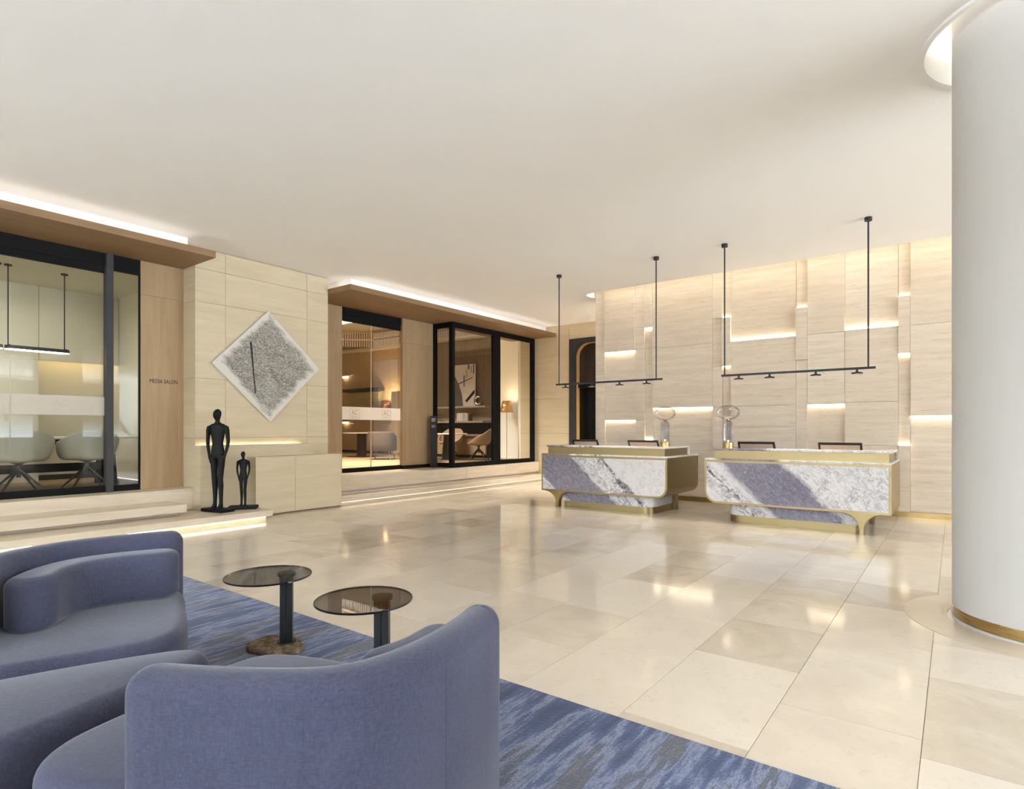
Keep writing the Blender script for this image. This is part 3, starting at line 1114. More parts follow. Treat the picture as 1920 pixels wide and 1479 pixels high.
loop_pendant(2.28, 3.03, 'long loop pendant with two rods over the right of the meeting table')
loop_pendant(1.50, 2.265, 'loop pendant cut by the left edge of the picture')

# ------------------------------------------------------------------ lounge: door, bay window, interior
XL = -9.47
wl = struct('wall_lounge', (XL, 8.0, ZP), 'oak wall panels beside the lounge glass door')
rbox('wood_panel', XL - 0.04, XL, 6.303, 7.108, ZP, 3.160, M['wood'], wl)
rbox('wood_panel', XL - 0.04, XL, 6.303, 7.108, 3.163, 3.674, M['wood'], wl)
rbox('wood_panel', XL - 0.04, XL + 0.05, 8.623, 9.534, 0.53, 3.160, M['wood'], wl)
rbox('wood_panel', XL - 0.04, XL + 0.05, 8.623, 9.534, 3.163, 3.674, M['wood'], wl)
rbox('skirting', XL - 0.04, XL + 0.035, 8.623, 9.534, ZP, 0.5295, M['black'], wl)
d2 = tag(struct('door_2', (XL, 7.87, ZP)), 'black framed sliding glass door of the lounge')
rbox('header', XL - 0.06, XL + 0.004, 7.11, 8.621, 3.525, 3.674, M['black'], d2)
rbox('sliding_rail', XL - 0.05, XL - 0.008, 7.11, 8.621, 3.41, 3.522, M['black'], d2)
rbox('bottom_rail', XL - 0.05, XL + 0.004, 7.11, 8.621, ZP, 0.54, M['black'], d2)
pa = rbox('pane', XL - 0.030, XL - 0.020, 7.11, 7.828, 0.54, 3.41, M['glass_tint'], d2)
pb2 = rbox('pane', XL - 0.030, XL - 0.020, 7.834, 8.621, 0.54, 3.41, M['glass_tint'], d2)
rbox('edge_strip', XL - 0.034, XL - 0.016, 7.827, 7.835, 0.54, 3.41, M['canvas'], d2)
rbox('frosted_band', XL - 0.0185, XL - 0.0175, 7.11, 7.826, 1.492, 1.745, M['frost'], pa)
rbox('frosted_band', XL - 0.0185, XL - 0.0175, 7.836, 8.621, 1.492, 1.745, M['frost'], pb2)
M['logo2'] = plain('etched logo taupe', rgb(150, 138, 122), 0.6)
logo(7.30, 7.54, 1.505, 1.70, XL - 0.0165, pa, M['logo2'])
logo(8.11, 8.35, 1.505, 1.70, XL - 0.0165, pb2, M['logo2'])

bay = tag(struct('window_2', (-8.83, 11.1, ZP)), 'black framed projecting bay window of the lounge')
XY, YB = -8.83, 9.536
F_ = 0.115
rbox('corner_post', XY - 0.10, XY, YB, YB + 0.085, ZP, 3.674, M['black'], bay)
rbox('side_post', XL + 0.005, XL + 0.12, YB, YB + 0.07, ZP, 3.674, M['black'], bay)
rbox('side_rail', XL + 0.12, XY - 0.10, YB, YB + 0.07, 3.56, 3.674, M['black'], bay)
rbox('side_rail', XL + 0.12, XY - 0.10, YB, YB + 0.07, ZP, ZP + 0.10, M['black'], bay)
rbox('top_rail', XY - 0.07, XY, YB + 0.085, 12.712, 3.56, 3.674, M['black'], bay)
rbox('bottom_rail', XY - 0.07, XY, YB + 0.085, 12.712, ZP, ZP + 0.10, M['black'], bay)
rbox('mullion', XY - 0.07, XY, 10.985, 11.115, ZP + 0.10, 3.56, M['black'], bay)
rbox('mullion', XY - 0.07, XY, 11.119, 11.25, ZP + 0.10, 3.56, M['black'], bay)
rbox('end_post', XY - 0.07, XY, 12.585, 12.712, ZP + 0.10, 3.56, M['black'], bay)
rbox('pane', XL + 0.12, XY - 0.10, YB + 0.03, YB + 0.04, ZP + 0.10, 3.56, M['glass_bay'], bay)
rbox('pane', XY - 0.04, XY - 0.03, YB + 0.085, 10.985, ZP + 0.10, 3.56, M['glass_bay'], bay)
rbox('pane', XY - 0.04, XY - 0.03, 11.25, 12.585, ZP + 0.10, 3.56, M['glass'], bay)

# lounge shell
YL = 13.6
tag(rbox('floor_lounge', -18.5, -9.515, 6.31, 13.9, ZP - 0.2, ZP + 0.004, M['carpet']), kind='structure')
tag(rbox('floor_bay', -9.50, -8.83, YB + 0.08, 12.71, ZP + 0.0005, ZP + 0.004, M['carpet']), kind='structure')
tag(rbox('ceiling_lounge', -18.5, -9.515, 6.31, 13.9, 4.72, 4.8, M['salonceil']), kind='structure')
wlb = struct('wall_lounge_back', (-13, YL, ZP), 'panelled back wall of the lounge')
for a, b in ((-18.4, -17.0), (-17.0, -15.6), (-15.6, -14.4), (-14.4, -13.42)):
    rbox('wall_panel', a + 0.003, b - 0.003, YL, YL + 0.06, ZP, 4.72, M['loungewall'], wlb)
rbox('rib_backing', -13.42, -10.95, YL, YL + 0.06, ZP, 4.72, M['rib'], wlb)
bm = B()
n = 38
for i in range(n):
    xx = -13.40 + i * (2.44 / n)
    box(bm, xx, xx + 0.036, YL - 0.03, YL - 0.0005, 2.03, 4.05)
tag(obj('ribs', bm, M['rib'], wlb), kind='stuff')
rbox('wall_panel', -10.945, -9.52, YL, YL + 0.06, ZP, 4.72, M['curtain'], wlb)
rbox('skirting', -18.4, -13.42, YL - 0.015, YL - 0.0005, ZP + 0.004, ZP + 0.10, M['charcoal'], wlb)
rbox('bulkhead', -18.4, -9.52, YL - 0.30, YL - 0.0005, 4.06, 4.14, M['salonceil'], wlb)
tag(rbox('wall_lounge_side', -18.5, -18.42, 6.31, 13.6, ZP, 4.72, M['loungewall']), kind='structure')
tag(rbox('wall_lounge_front', -18.4, -9.62, 6.20, 6.30, ZP, 4.72, M['loungewall']), kind='structure')
tag(rbox('wall_lounge_bulkhead', -9.62, -9.515, 6.31, 13.55, 3.77, 4.72, M['salonceil']), kind='structure')
tag(rbox('wall_bay_side', -9.5, -9.3, 12.93, 13.58, ZP, 4.7, M['curtain']), kind='structure')
ZLF = ZP + 0.004

# crystal chandelier: two tiers of glass rods on a brass ring
cd = thing('crystal_chandelier', 'wide two tier crystal rod chandelier near the lounge ceiling', 'chandelier', (-13.0, 11.0, 4.05))


def ring_path(step):
    pts = []
    x0_, x1_, y0_, y1_, c_ = -16.2, -9.95, 9.6, 12.9, 0.7
    poly = [(x0_ + c_, y0_), (x1_ - c_, y0_), (x1_, y0_ + c_), (x1_, y1_ - c_), (x1_ - c_, y1_), (x0_ + c_, y1_), (x0_, y1_ - c_), (x0_, y0_ + c_)]
    for i in range(8):
        a, b = Vector(poly[i]), Vector(poly[(i + 1) % 8])
        m = max(2, int((b - a).length / step))
        for k in range(m):
            pts.append(a.lerp(b, k / m))
    return pts, poly


pts, poly = ring_path(0.075)
for z0, z1 in ((4.04, 4.27), (4.32, 4.50)):
    bm = B()
    for p in pts:
        tube(bm, [(p.x, p.y, z0), (p.x, p.y, z1)], 0.018, 5)
    tag(obj('crystal_rods', bm, M['crystal'], cd), kind='stuff')
bm = B()
tube(bm, [(p[0], p[1], 4.295) for p in poly], 0.022, 6, True)
obj('brass_ring', bm, M['brass2'], cd)
bm = B()
tube(bm, [(p[0], p[1], 4.52) for p in poly], 0.018, 6, True)
obj('brass_ring', bm, M['brass2'], cd)
bm = B()
q = [Vector((-13.07, 11.25)) + (Vector(p) - Vector((-13.07, 11.25))) * 1.035 for p in poly]
tube(bm, [(p[0], p[1], 4.30) for p in q], 0.012, 6, True)
obj('led_ring', bm, emit('chandelier led', (1, .86, .62, 1), 5.0), cd)
for p in (poly[0], poly[1], poly[4], poly[5]):
    bm = B()
    tube(bm, [(p[0], p[1], 4.5), (p[0], p[1], 4.715)], 0.008, 6)
    obj('suspension_rod', bm, M['brass2'], cd)


def floor_lamp(x, y, label, dz=0.0, watts=7):
    t = thing('floor_lamp', label, 'floor lamp', (x, y, ZLF), 'copper floor lamps in the lounge')
    bm = B()
    lathe(bm, [(0.15, ZLF), (0.15, ZLF + 0.015), (0.02, ZLF + 0.025)], x, y, 24)
    obj('base', bm, M['chrome'], t)
    bm = B()
    tube(bm, [(x, y, ZLF + 0.02), (x, y, 1.98 + dz)], 0.011, 8)
    obj('pole', bm, M['chrome'], t)
    bm = B()
    lathe(bm, [(0.195, 1.79 + dz), (0.125, 2.11 + dz)], x, y, 28, False, False)
    o = obj('lamp_shade', bm, M['copper'], t, smooth=True)
    s = o.modifiers.new('thick', 'SOLIDIFY')
    s.thickness = 0.004
    bm = B()
    bmesh.ops.create_uvsphere(bm, u_segments=12, v_segments=8, radius=0.045, matrix=Matrix.Translation((x, y, 2.03 + dz)))
    obj('bulb', bm, M['bulb'], o, smooth=True)
    ld = bpy.data.lights.new('lamp_light', 'POINT')
    ld.energy = watts
    ld.color = (1.0, 0.74, 0.42)
    ld.shadow_soft_size = 0.05
    lo = bpy.data.objects.new('lamp_light', ld)
    lo.location = (x, y, 2.09 + dz)
    COL.objects.link(lo)
    adopt(lo, t)


floor_lamp(-10.17, 13.25, 'copper shaded floor lamp glowing against the white wall in the bay window')
floor_lamp(-15.28, 13.22, 'glowing floor lamp seen through the lounge glass door', 0.16, 40)

# curtain in the bay
ct = thing('sheer_curtain', 'white sheer curtain at the right end of the bay window', 'curtain', (-9.5, 12.9, ZLF))
bm = B()
pl = []
for k in range(60):
    s = k / 59
    pl.append((-9.72 + 0.42 * s, 13.20 - 0.32 * s + 0.035 * math.sin(k * 1.3)))
rings(bm, [[(p[0], p[1], ZLF + 0.01) for p in pl], [(p[0], p[1], 4.0) for p in pl]], False, False, False)
o = obj('drape', bm, M['curtain'], ct, smooth=True)
s = o.modifiers.new('thick', 'SOLIDIFY')
s.thickness = 0.006
rbox('track', -9.76, -9.28, 12.84, 13.24, 4.0, 4.03, M['white'], ct)

# shelves and what stands on them
sh = thing('wall_shelf', 'long taupe wall shelf carrying the leaning picture', 'shelf', (-12.2, 13.4, 1.95))
rbox('board', -13.42, -10.96, 13.22, YL - 0.031, 1.95, 2.00, M['shelf'], sh)
rbox('back_panel', -13.42, -10.96, YL - 0.031, YL - 0.0005, 1.56, 1.9495, M['shelf'], sh)
cn = thing('wall_counter', 'taupe counter with dark niche below the picture shelf', 'counter', (-12.2, 13.35, ZLF))
rbox('counter_top', -13.42, -10.96, 13.12, YL - 0.001, 1.50, 1.55, M['shelf'], cn)
rbox('dark_back', -13.42, -10.96, 13.50, YL - 0.001, 1.16, 1.4995, M['charcoal'], cn)
rbox('desk_board', -13.42, -10.96, 13.15, YL - 0.001, 1.11, 1.155, M['shelf'], cn)
for i in range(4):
    a = -13.42 + i * 0.615
    rbox('cabinet_door', a + 0.003, a + 0.612, 13.25, 13.30, ZLF + 0.08, 1.105, M['loungewall'], cn)
rbox('carcass', -13.42, -10.96, 13.305, YL - 0.001, ZLF, 1.105, M['charcoal'], cn)

pic = thing('leaning_picture', 'abstract picture leaning on the shelf, grey curve and black bar', 'picture', (-11.95, 13.47, 2.0))
yb = 13.42
rbox('canvas', -12.52, -11.50, yb, yb + 0.03, 2.0015, 3.27, M['canvas'], pic)
bm = B()
prism(bm, [(-12.515, 2.01), (-11.97, 2.01), (-12.02, 2.35), (-12.14, 2.65), (-12.32, 2.95), (-12.515, 3.1)], 'y', yb - 0.003, yb - 0.0005)
obj('grey_shape', bm, plain('picture grey', rgb(104, 100, 98), .7), pic)
bm = B()
prism(bm, [(-11.90, 2.17), (-11.82, 2.12), (-11.52, 2.38), (-11.52, 2.50)], 'y', yb - 0.003, yb - 0.0005)
obj('black_bar', bm, M['ink'], pic)
bm = B()
prism(bm, [(-12.18, 2.70), (-12.17, 2.67), (-11.58, 2.86), (-11.58, 2.88)], 'y', yb - 0.006, yb - 0.0035)
obj('black_line', bm, M['ink'], pic)
for (x0, x1, z0, z1, c) in ((-11.95, -11.91, 2.60, 2.95, (70, 66, 140)), (-11.86, -11.80, 2.85, 3.12, (206, 190, 70)), (-11.78, -11.72, 3.12, 3.26, (84, 76, 150)), (-11.66, -11.64, 3.0, 3.22, (70, 66, 140)), (-11.57, -11.53, 2.98, 3.25, (70, 66, 140))):
    rbox('paint_stroke', x0, x1, yb - 0.009, yb - 0.0065, z0, z1, plain('stroke', rgb(*c), .7), pic)
# chrome crescent
bm = B()
path, rads = [], []
for k in range(33):
    a = math.radians(50 + 270 * k / 32)
    path.append((-11.33 + 0.115 * math.cos(a), 13.36, 2.155 + 0.115 * math.sin(a)))
    rads.append(0.012 + 0.038 * math.sin(math.pi * k / 32) ** 0.7)
tube(bm, path, rads, 12)
tag(obj('crescent_sculpture', bm, M['chrome'], None, smooth=True), 'polished chrome crescent sculpture on the shelf beside the picture', 'sculpture')
# books on the counter
bk = random.Random(3)
xx = -11.98
names = ['white book at the left end of the row on the counter', 'second pale book from the left on the counter', 'third pale book in the counter row', 'fourth book in the counter row',
         'fifth book in the counter row', 'thick printed book in the middle of the counter row', 'seventh book in the counter row', 'tan book near the right end of the counter row', 'dark book at the right end of the counter row']
for i, nm in enumerate(names):
    w = bk.uniform(0.035, 0.055) if i != 5 else 0.13
    h = 0.235 - (0.03 if i > 6 else 0) + bk.uniform(-.008, .008)
    c = [(226, 222, 216), (210, 206, 202), (232, 230, 226), (196, 192, 190), (222, 220, 214), (176, 180, 190), (214, 208, 200), (196, 160, 120), (90, 82, 76)][i]
    t = thing('book', nm, 'book', (xx + w / 2, 13.22, 1.55), 'books on the lounge counter')
    cov = plain('book cover', rgb(*c), .6)
    cv = rbox('cover', xx, xx + w, 13.14, 13.30, 1.5505, 1.5505 + h, cov, t)
    rbox('page_block', xx + 0.004, xx + w - 0.004, 13.3005, 13.303, 1.556, 1.5505 + h - .006, M['white'], cv)
    xx += w + 0.003
# wire basket
wbk = thing('wire_basket', 'small wire basket at the left end of the lounge counter', 'basket', (-12.95, 13.25, 1.55))
for zz in (1.556, 1.66, 1.76):
    bm = B()
    tube(bm, [(-13.15, 13.15, zz), (-12.8, 13.15, zz), (-12.8, 13.35, zz), (-13.15, 13.35, zz)], 0.005, 5, True)
    obj('wire_hoop', bm, M['legmetal'], wbk)
for k in range(6):
    bm = B()
    tube(bm, [(-13.15 + k * 0.07, 13.15, 1.5505), (-13.15 + k * 0.07, 13.15, 1.76)], 0.004, 5)
    obj('wire', bm, M['legmetal'], wbk)

# lounge table and chairs in the bay
lt_ = thing('lounge_table', 'white topped table on a dark tapered pedestal in the bay window', 'table', (-11.25, 11.95, ZLF))
bm = B()
lathe(bm, [(0.55, ZLF + 0.70), (0.56, ZLF + 0.71), (0.56, ZLF + 0.725), (0.55, ZLF + 0.735)], -11.25, 11.95, 40)
obj('tabletop', bm, M['white'], lt_)
bm = B()
lathe(bm, [(0.26, ZLF), (0.26, ZLF + 0.015), (0.16, ZLF + 0.03), (0.10, ZLF + 0.66), (0.14, ZLF + 0.6995)], -11.25, 11.95, 20)
obj('pedestal', bm, M['charcoal'], lt_)
G2 = 'tan shell chairs in the lounge'
c1 = bucket_chair('tan_shell_chair', 'tan shell chair turned sideways in the middle pane of the bay window', (-10.45, 12.35, ZLF), math.radians(118), M['chair_tan'], G2, 0.31, 0.40, 0.2)
for lab, loc, rz in (('tan shell chair seen from behind in the narrow side pane of the bay', (-11.15, 10.95, ZLF), 10), ('tan shell chair half hidden behind the white lounge table', (-11.85, 12.7, ZLF), 200)):
    c = copy_tree(c1)
    c.location = loc
    c.rotation_euler = (0, 0, math.radians(rz))
    c['label'] = lab

# armchairs behind the glass door


def armchair(label, loc, rz):
    t = thing('armchair', label, 'armchair', loc, 'brown armchairs in the lounge')
    ol = capsule_outline(spline([(0.30, 0.28), (0.34, 0.0), (0.27, -0.26), (0.0, -0.33), (-0.27, -0.26), (-0.34, 0.0), (-0.30, 0.28)], 6), 0.09)
    o = obj('backrest', pillow(ol, 0.24, 0.66, 0.035, 0.02, 0, 4, lambda p: 0.12 if p[1] < -0.2 else 0.12 * max(0, min(1, (0.05 - p[1]) / 0.25))), M['chair_brown'], None, smooth=True)
    o.parent = t
    so = spline([(0.28, 0.33), (0.28, -0.2), (0.0, -0.27), (-0.28, -0.2), (-0.28, 0.33)], 5, True)
    o = obj('seat', pillow(so, 0.26, 0.44, 0.04, 0.02, 0.01, 4), M['chair_brown'], None, smooth=True)
    o.parent = t
    for sx in (-1, 1):
        for sy in (-1, 1):
            bm = B()
            tube(bm, [(sx * 0.22, sy * 0.20, 0.27), (sx * 0.29, sy * 0.27, 0.0)], [0.02, 0.012], 8)
            obj('leg', bm, M['wood'], None).parent = t
    t.rotation_euler = (0, 0, math.radians(rz))
    return t


a1 = armchair('brown armchair seen from behind through the lounge glass door', (-12.9, 11.05, ZLF), 35)
a2 = copy_tree(a1)
a2.location = (-16.1, 10.8, ZLF)
a2.rotation_euler = (0, 0, math.radians(-60))
a2['label'] = 'brown armchair at the left edge of the lounge glass door'
tp = thing('pedestal_table', 'round table on a square dark pedestal behind the lounge glass door', 'table', (-14.5, 11.6, ZLF))
bm = B()
lathe(bm, [(0.60, ZLF + 0.72), (0.60, ZLF + 0.75)], -14.5, 11.6, 36)
obj('tabletop', bm, M['shelf'], tp)
rbox('pedestal', -14.60, -14.40, 11.5, 11.7, ZLF + 0.02, ZLF + 0.7195, M['charcoal'], tp)
rbox('foot', -14.80, -14.20, 11.3, 11.9, ZLF, ZLF + 0.0195, M['charcoal'], tp)
bl = thing('window_blind', 'pale green slatted blind under a dark valance in the lounge', 'blind', (-16.7, 13.5, 2.1))
rbox('valance', -17.7, -15.75, 13.30, 13.58, 2.64, 2.74, M['charcoal'], bl)
for i in range(9):
    z = 2.08 + i * 0.06
    rbox('slat', -17.5, -15.9, 13.44, 13.50, z, z + 0.045, plain('blind slat', rgb(176, 170, 128), .6) if i == 0 else bpy.data.materials['blind slat'], bl)
rbox('back_panel', -17.5, -15.9, 13.52, 13.58, 2.05, 2.63, bpy.data.materials['blind slat'], bl)
cb_ = thing('tall_cabinet', 'tall brown cabinet behind the right edge of the lounge glass door', 'cabinet', (-14.4, 13.3, ZLF))
rbox('body', -14.85, -13.95, 13.10, YL - 0.02, ZLF, 2.55, M['loungewall'], cb_)
for i in range(2):
    d = rbox('door', -14.84 + i * 0.45, -14.84 + i * 0.45 + 0.435, 13.08, 13.0995, ZLF + 0.05, 2.53, M['loungewall'], cb_)
for i, z in enumerate((3.18, 1.52)):
    t = thing('wall_light', ['upper', 'lower'][i] + ' small glowing wall light at the left edge of the lounge glass door', 'wall light', (-17.85, 13.55, z), 'lounge wall lights')
    rbox('housing', -18.0, -17.72, 13.50, YL - 0.001, z + 0.06, z + 0.09, M['brass2'], t)
    rbox('light_face', -17.98, -17.74, 13.51, YL - 0.01, z, z + 0.0595, emit('wall light glow', (1, .82, .5, 1), 6.0) if i == 0 else bpy.data.materials['wall light glow'], t)

# signage pylon
py = thing('sign_pylon', 'dark grey free standing sign pylon left of the bay window', 'sign', (-9.27, 9.43, ZP))
rbox('panel', -9.29, -9.265, 9.315, 9.515, ZP + 0.012, 1.60, M['charcoal'], py)
rbox('foot', -9.36, -9.20, 9.32, 9.51, ZP, ZP + 0.0118, M['charcoal'], py)
rs_ = random.Random(5)
for (z, h, n_, gap) in ((1.520, 0.026, 8, 0.0165), (1.478, 0.026, 7, 0.0165), (1.388, 0.009, 11, 0.011), (1.365, 0.009, 10, 0.011), (1.342, 0.009, 11, 0.011)):
    bm = B()
    for k in range(n_):
        y0_ = 9.335 + k * gap
        box(bm, -9.2648, -9.2640, y0_, y0_ + gap * 0.62, z, z + h * rs_.uniform(0.8, 1))
    obj('lettering', bm, M['canvas'], py)

# ------------------------------------------------------------------ artwork on the pier
art = thing('diamond_artwork', 'square scribble canvas hung as a diamond on the limestone pier', 'artwork', (-8.74, 5.16, 2.31))
cor = [(5.14, 3.18), (6.07, 2.34), (5.18, 1.43), (4.25, 2.28)]
loc = Vector((-8.74, 5.16, 2.31))
bm = B()
rings(bm, [[(-0.03, p[0] - 5.16, p[1] - 2.31) for p in cor], [(0.02, p[0] - 5.16, p[1] - 2.31) for p in cor]])
o = obj('canvas', bm, M['scribble'], None)
o.parent = art
bm = B()
a, b = Vector((0, 4.845 - 5.16, 2.655 - 2.31)), Vector((0, 4.92 - 5.16, 1.865 - 2.31))
rings(bm, [[(xx, p[0], p[1]) for p in ((a.y - .016, a.z), (a.y + .016, a.z), (b.y + .008, b.z), (b.y - .008, b.z))] for xx in (0.0205, 0.023)])
o = obj('black_stroke', bm, M['ink'], None)
o.parent = art

# ------------------------------------------------------------------ bronze figures


def figure(h, arms_out=1.0):
    """elongated standing figure of height h, facing -y, as one remeshed surface"""
    bm = B()
    N = 16

    def loft(secs, jit=0.0):
        rs = []
        for (cx, cy, z, rx, ry) in secs:
            rs.append([((cx + rx * math.cos(2 * math.pi * i / N)) * h, (cy + ry * math.sin(2 * math.pi * i / N)) * h, z * h) for i in range(N)])
        rings(bm, rs)
    # torso, neck and head
    loft([(0, 0, .505, .050, .040), (0, 0, .53, .066, .046), (0, 0, .57, .070, .046), (0, 0, .62, .060, .040), (0, 0, .66, .055, .036), (0, 0, .71, .064, .040), (0, 0, .76, .075, .045), (0, 0, .80, .084, .046), (0, 0, .83, .086, .042), (0, 0, .847, .070, .034), (0, 0, .857, .036, .026), (0, -.002, .87, .023, .022), (0, -.004, .905, .021, .021)])
    loft([(0, -.004, .885, .016, .020), (0, -.008, .90, .026, .032), (-.003, -.008, .925, .035, .040), (-.004, -.002, .95, .039, .043), (-.004, .002, .975, .034, .038), (-.002, .003, .992, .020, .024), (0, .003, 1.0, .006, .008)])
    loft([(0, -.046, .925, .006, .006), (0, -.052, .935, .007, .008), (0, -.046, .955, .004, .006)])
    for s in (-1, 1):
        loft([(s * .036, 0, .545, .036, .042), (s * .039, 0, .50, .036, .040), (s * .038, -.002, .42, .031, .034), (s * .034, -.004, .34, .027, .029), (s * .031, -.006, .29, .026, .028), (s * .031, .002, .23, .026, .028), (s * .031, .004, .17, .022, .024), (s * .032, .004, .09, .018, .019), (s * .033, .002, .045, .018, .021), (s * .034, -.010, .015, .022, .034), (s * .035, -.014, .0, .023, .038)])
        # arm with hand
        ax = arms_out
        loft([(s * .070, 0, .835, .018, .022), (s * .088, 0, .825, .024, .026), (s * .098, 0, .79, .024, .026), (s * .106 * ax, .003, .73, .019, .021), (s * .110 * ax, .004, .68, .017, .019), (s * .106 * ax, .0, .63, .016, .018), (s * .094 * ax, -.006, .575, .014, .016), (s * .086 * ax, -.010, .545, .012, .015), (s * .080 * ax, -.012, .52, .011, .017), (s * .074 * ax, -.014, .49, .008, .014), (s * .070 * ax, -.014, .47, .005, .010)])
        for k in range(4):
            yk = -.026 + k * .0085
            loft([(s * .080 * ax, yk, .515, .005, .0045), (s * .073 * ax, yk, .485, .005, .0042), (s * .068 * ax, yk, .462 - (.004 if k in (0, 3) else -.002), .0035, .003)])
        loft([(s * .084 * ax, -.026, .53, .005, .005), (s * .076 * ax, -.032, .508, .0045, .0045), (s * .072 * ax, -.033, .495, .003, .003)])
    return bm


def statue(label, h, pos, rz, base, base_rz, arms):
    t = thing('bronze_statue', label, 'statue', (pos[0], pos[1], 0.15), 'bronze figures beside the plinth')
    o = obj('figure', figure(h, arms), M['bronze'], None, smooth=True)
    o.data.transform(Matrix.Translation((0, 0, 0.042)) @ Matrix.Rotation(rz, 4, 'Z'))
    r = o.modifiers.new('one skin', 'REMESH')
    r.mode = 'VOXEL'
    r.voxel_size = h * 0.0042
    r.use_smooth_shade = True
    s = o.modifiers.new('soft', 'SMOOTH')
    s.iterations = 4
    s.factor = 0.5
    o.parent = t
    bm = B()
    box(bm, -base[0] / 2, base[0] / 2, -base[1] / 2, base[1] / 2, 0.0005, 0.044)
    q = obj('base', bm, M['bronze'], None, 0.004)
    q.data.transform(Matrix.Rotation(base_rz, 4, 'Z'))
    q.parent = t
    return t


statue('tall black bronze standing figure on a dark base', 1.395, (-8.27, 4.11), math.radians(30), (0.44, 0.22), math.radians(8), 1.0)
statue('small black bronze standing figure beside the tall one', 0.79, (-8.25, 4.47), math.radians(40), (0.38, 0.22), math.radians(52), 1.0)

# ------------------------------------------------------------------ reception desks
W = (0.0, 0.0, 0.0, 1)
K = (1, 1, 1, 1)
G3 = (0.25, 0.25, 0.25, 1)
G8 = (0.8, 0.8, 0.8, 1)
G6 = (0.62, 0.62, 0.62, 1)
M['marble1'] = m_marble('white and grey violet marble', -5.67, [(0.09, W), (0.125, K), (0.40, K), (0.425, W), (1, W)],
                        [(0.0, G8), (0.12, G8), (0.40, G3), (0.44, K), (0.57, K), (0.60, G3), (1, G3)], [(0.548, W), (0.563, K), (0.578, K), (0.592, W), (1, W)])
M['marble2'] = m_marble('grey violet marble with white', -2.86, [(0.255, W), (0.285, K), (0.53, K), (0.56, W), (1, W)],
                        [(0.10, G3), (0.14, K), (0.21, K), (0.24, G3), (0.54, G3), (0.58, G6), (0.95, G6)], [(0.165, W), (0.178, K), (0.188, K), (0.20, W), (1, W)])


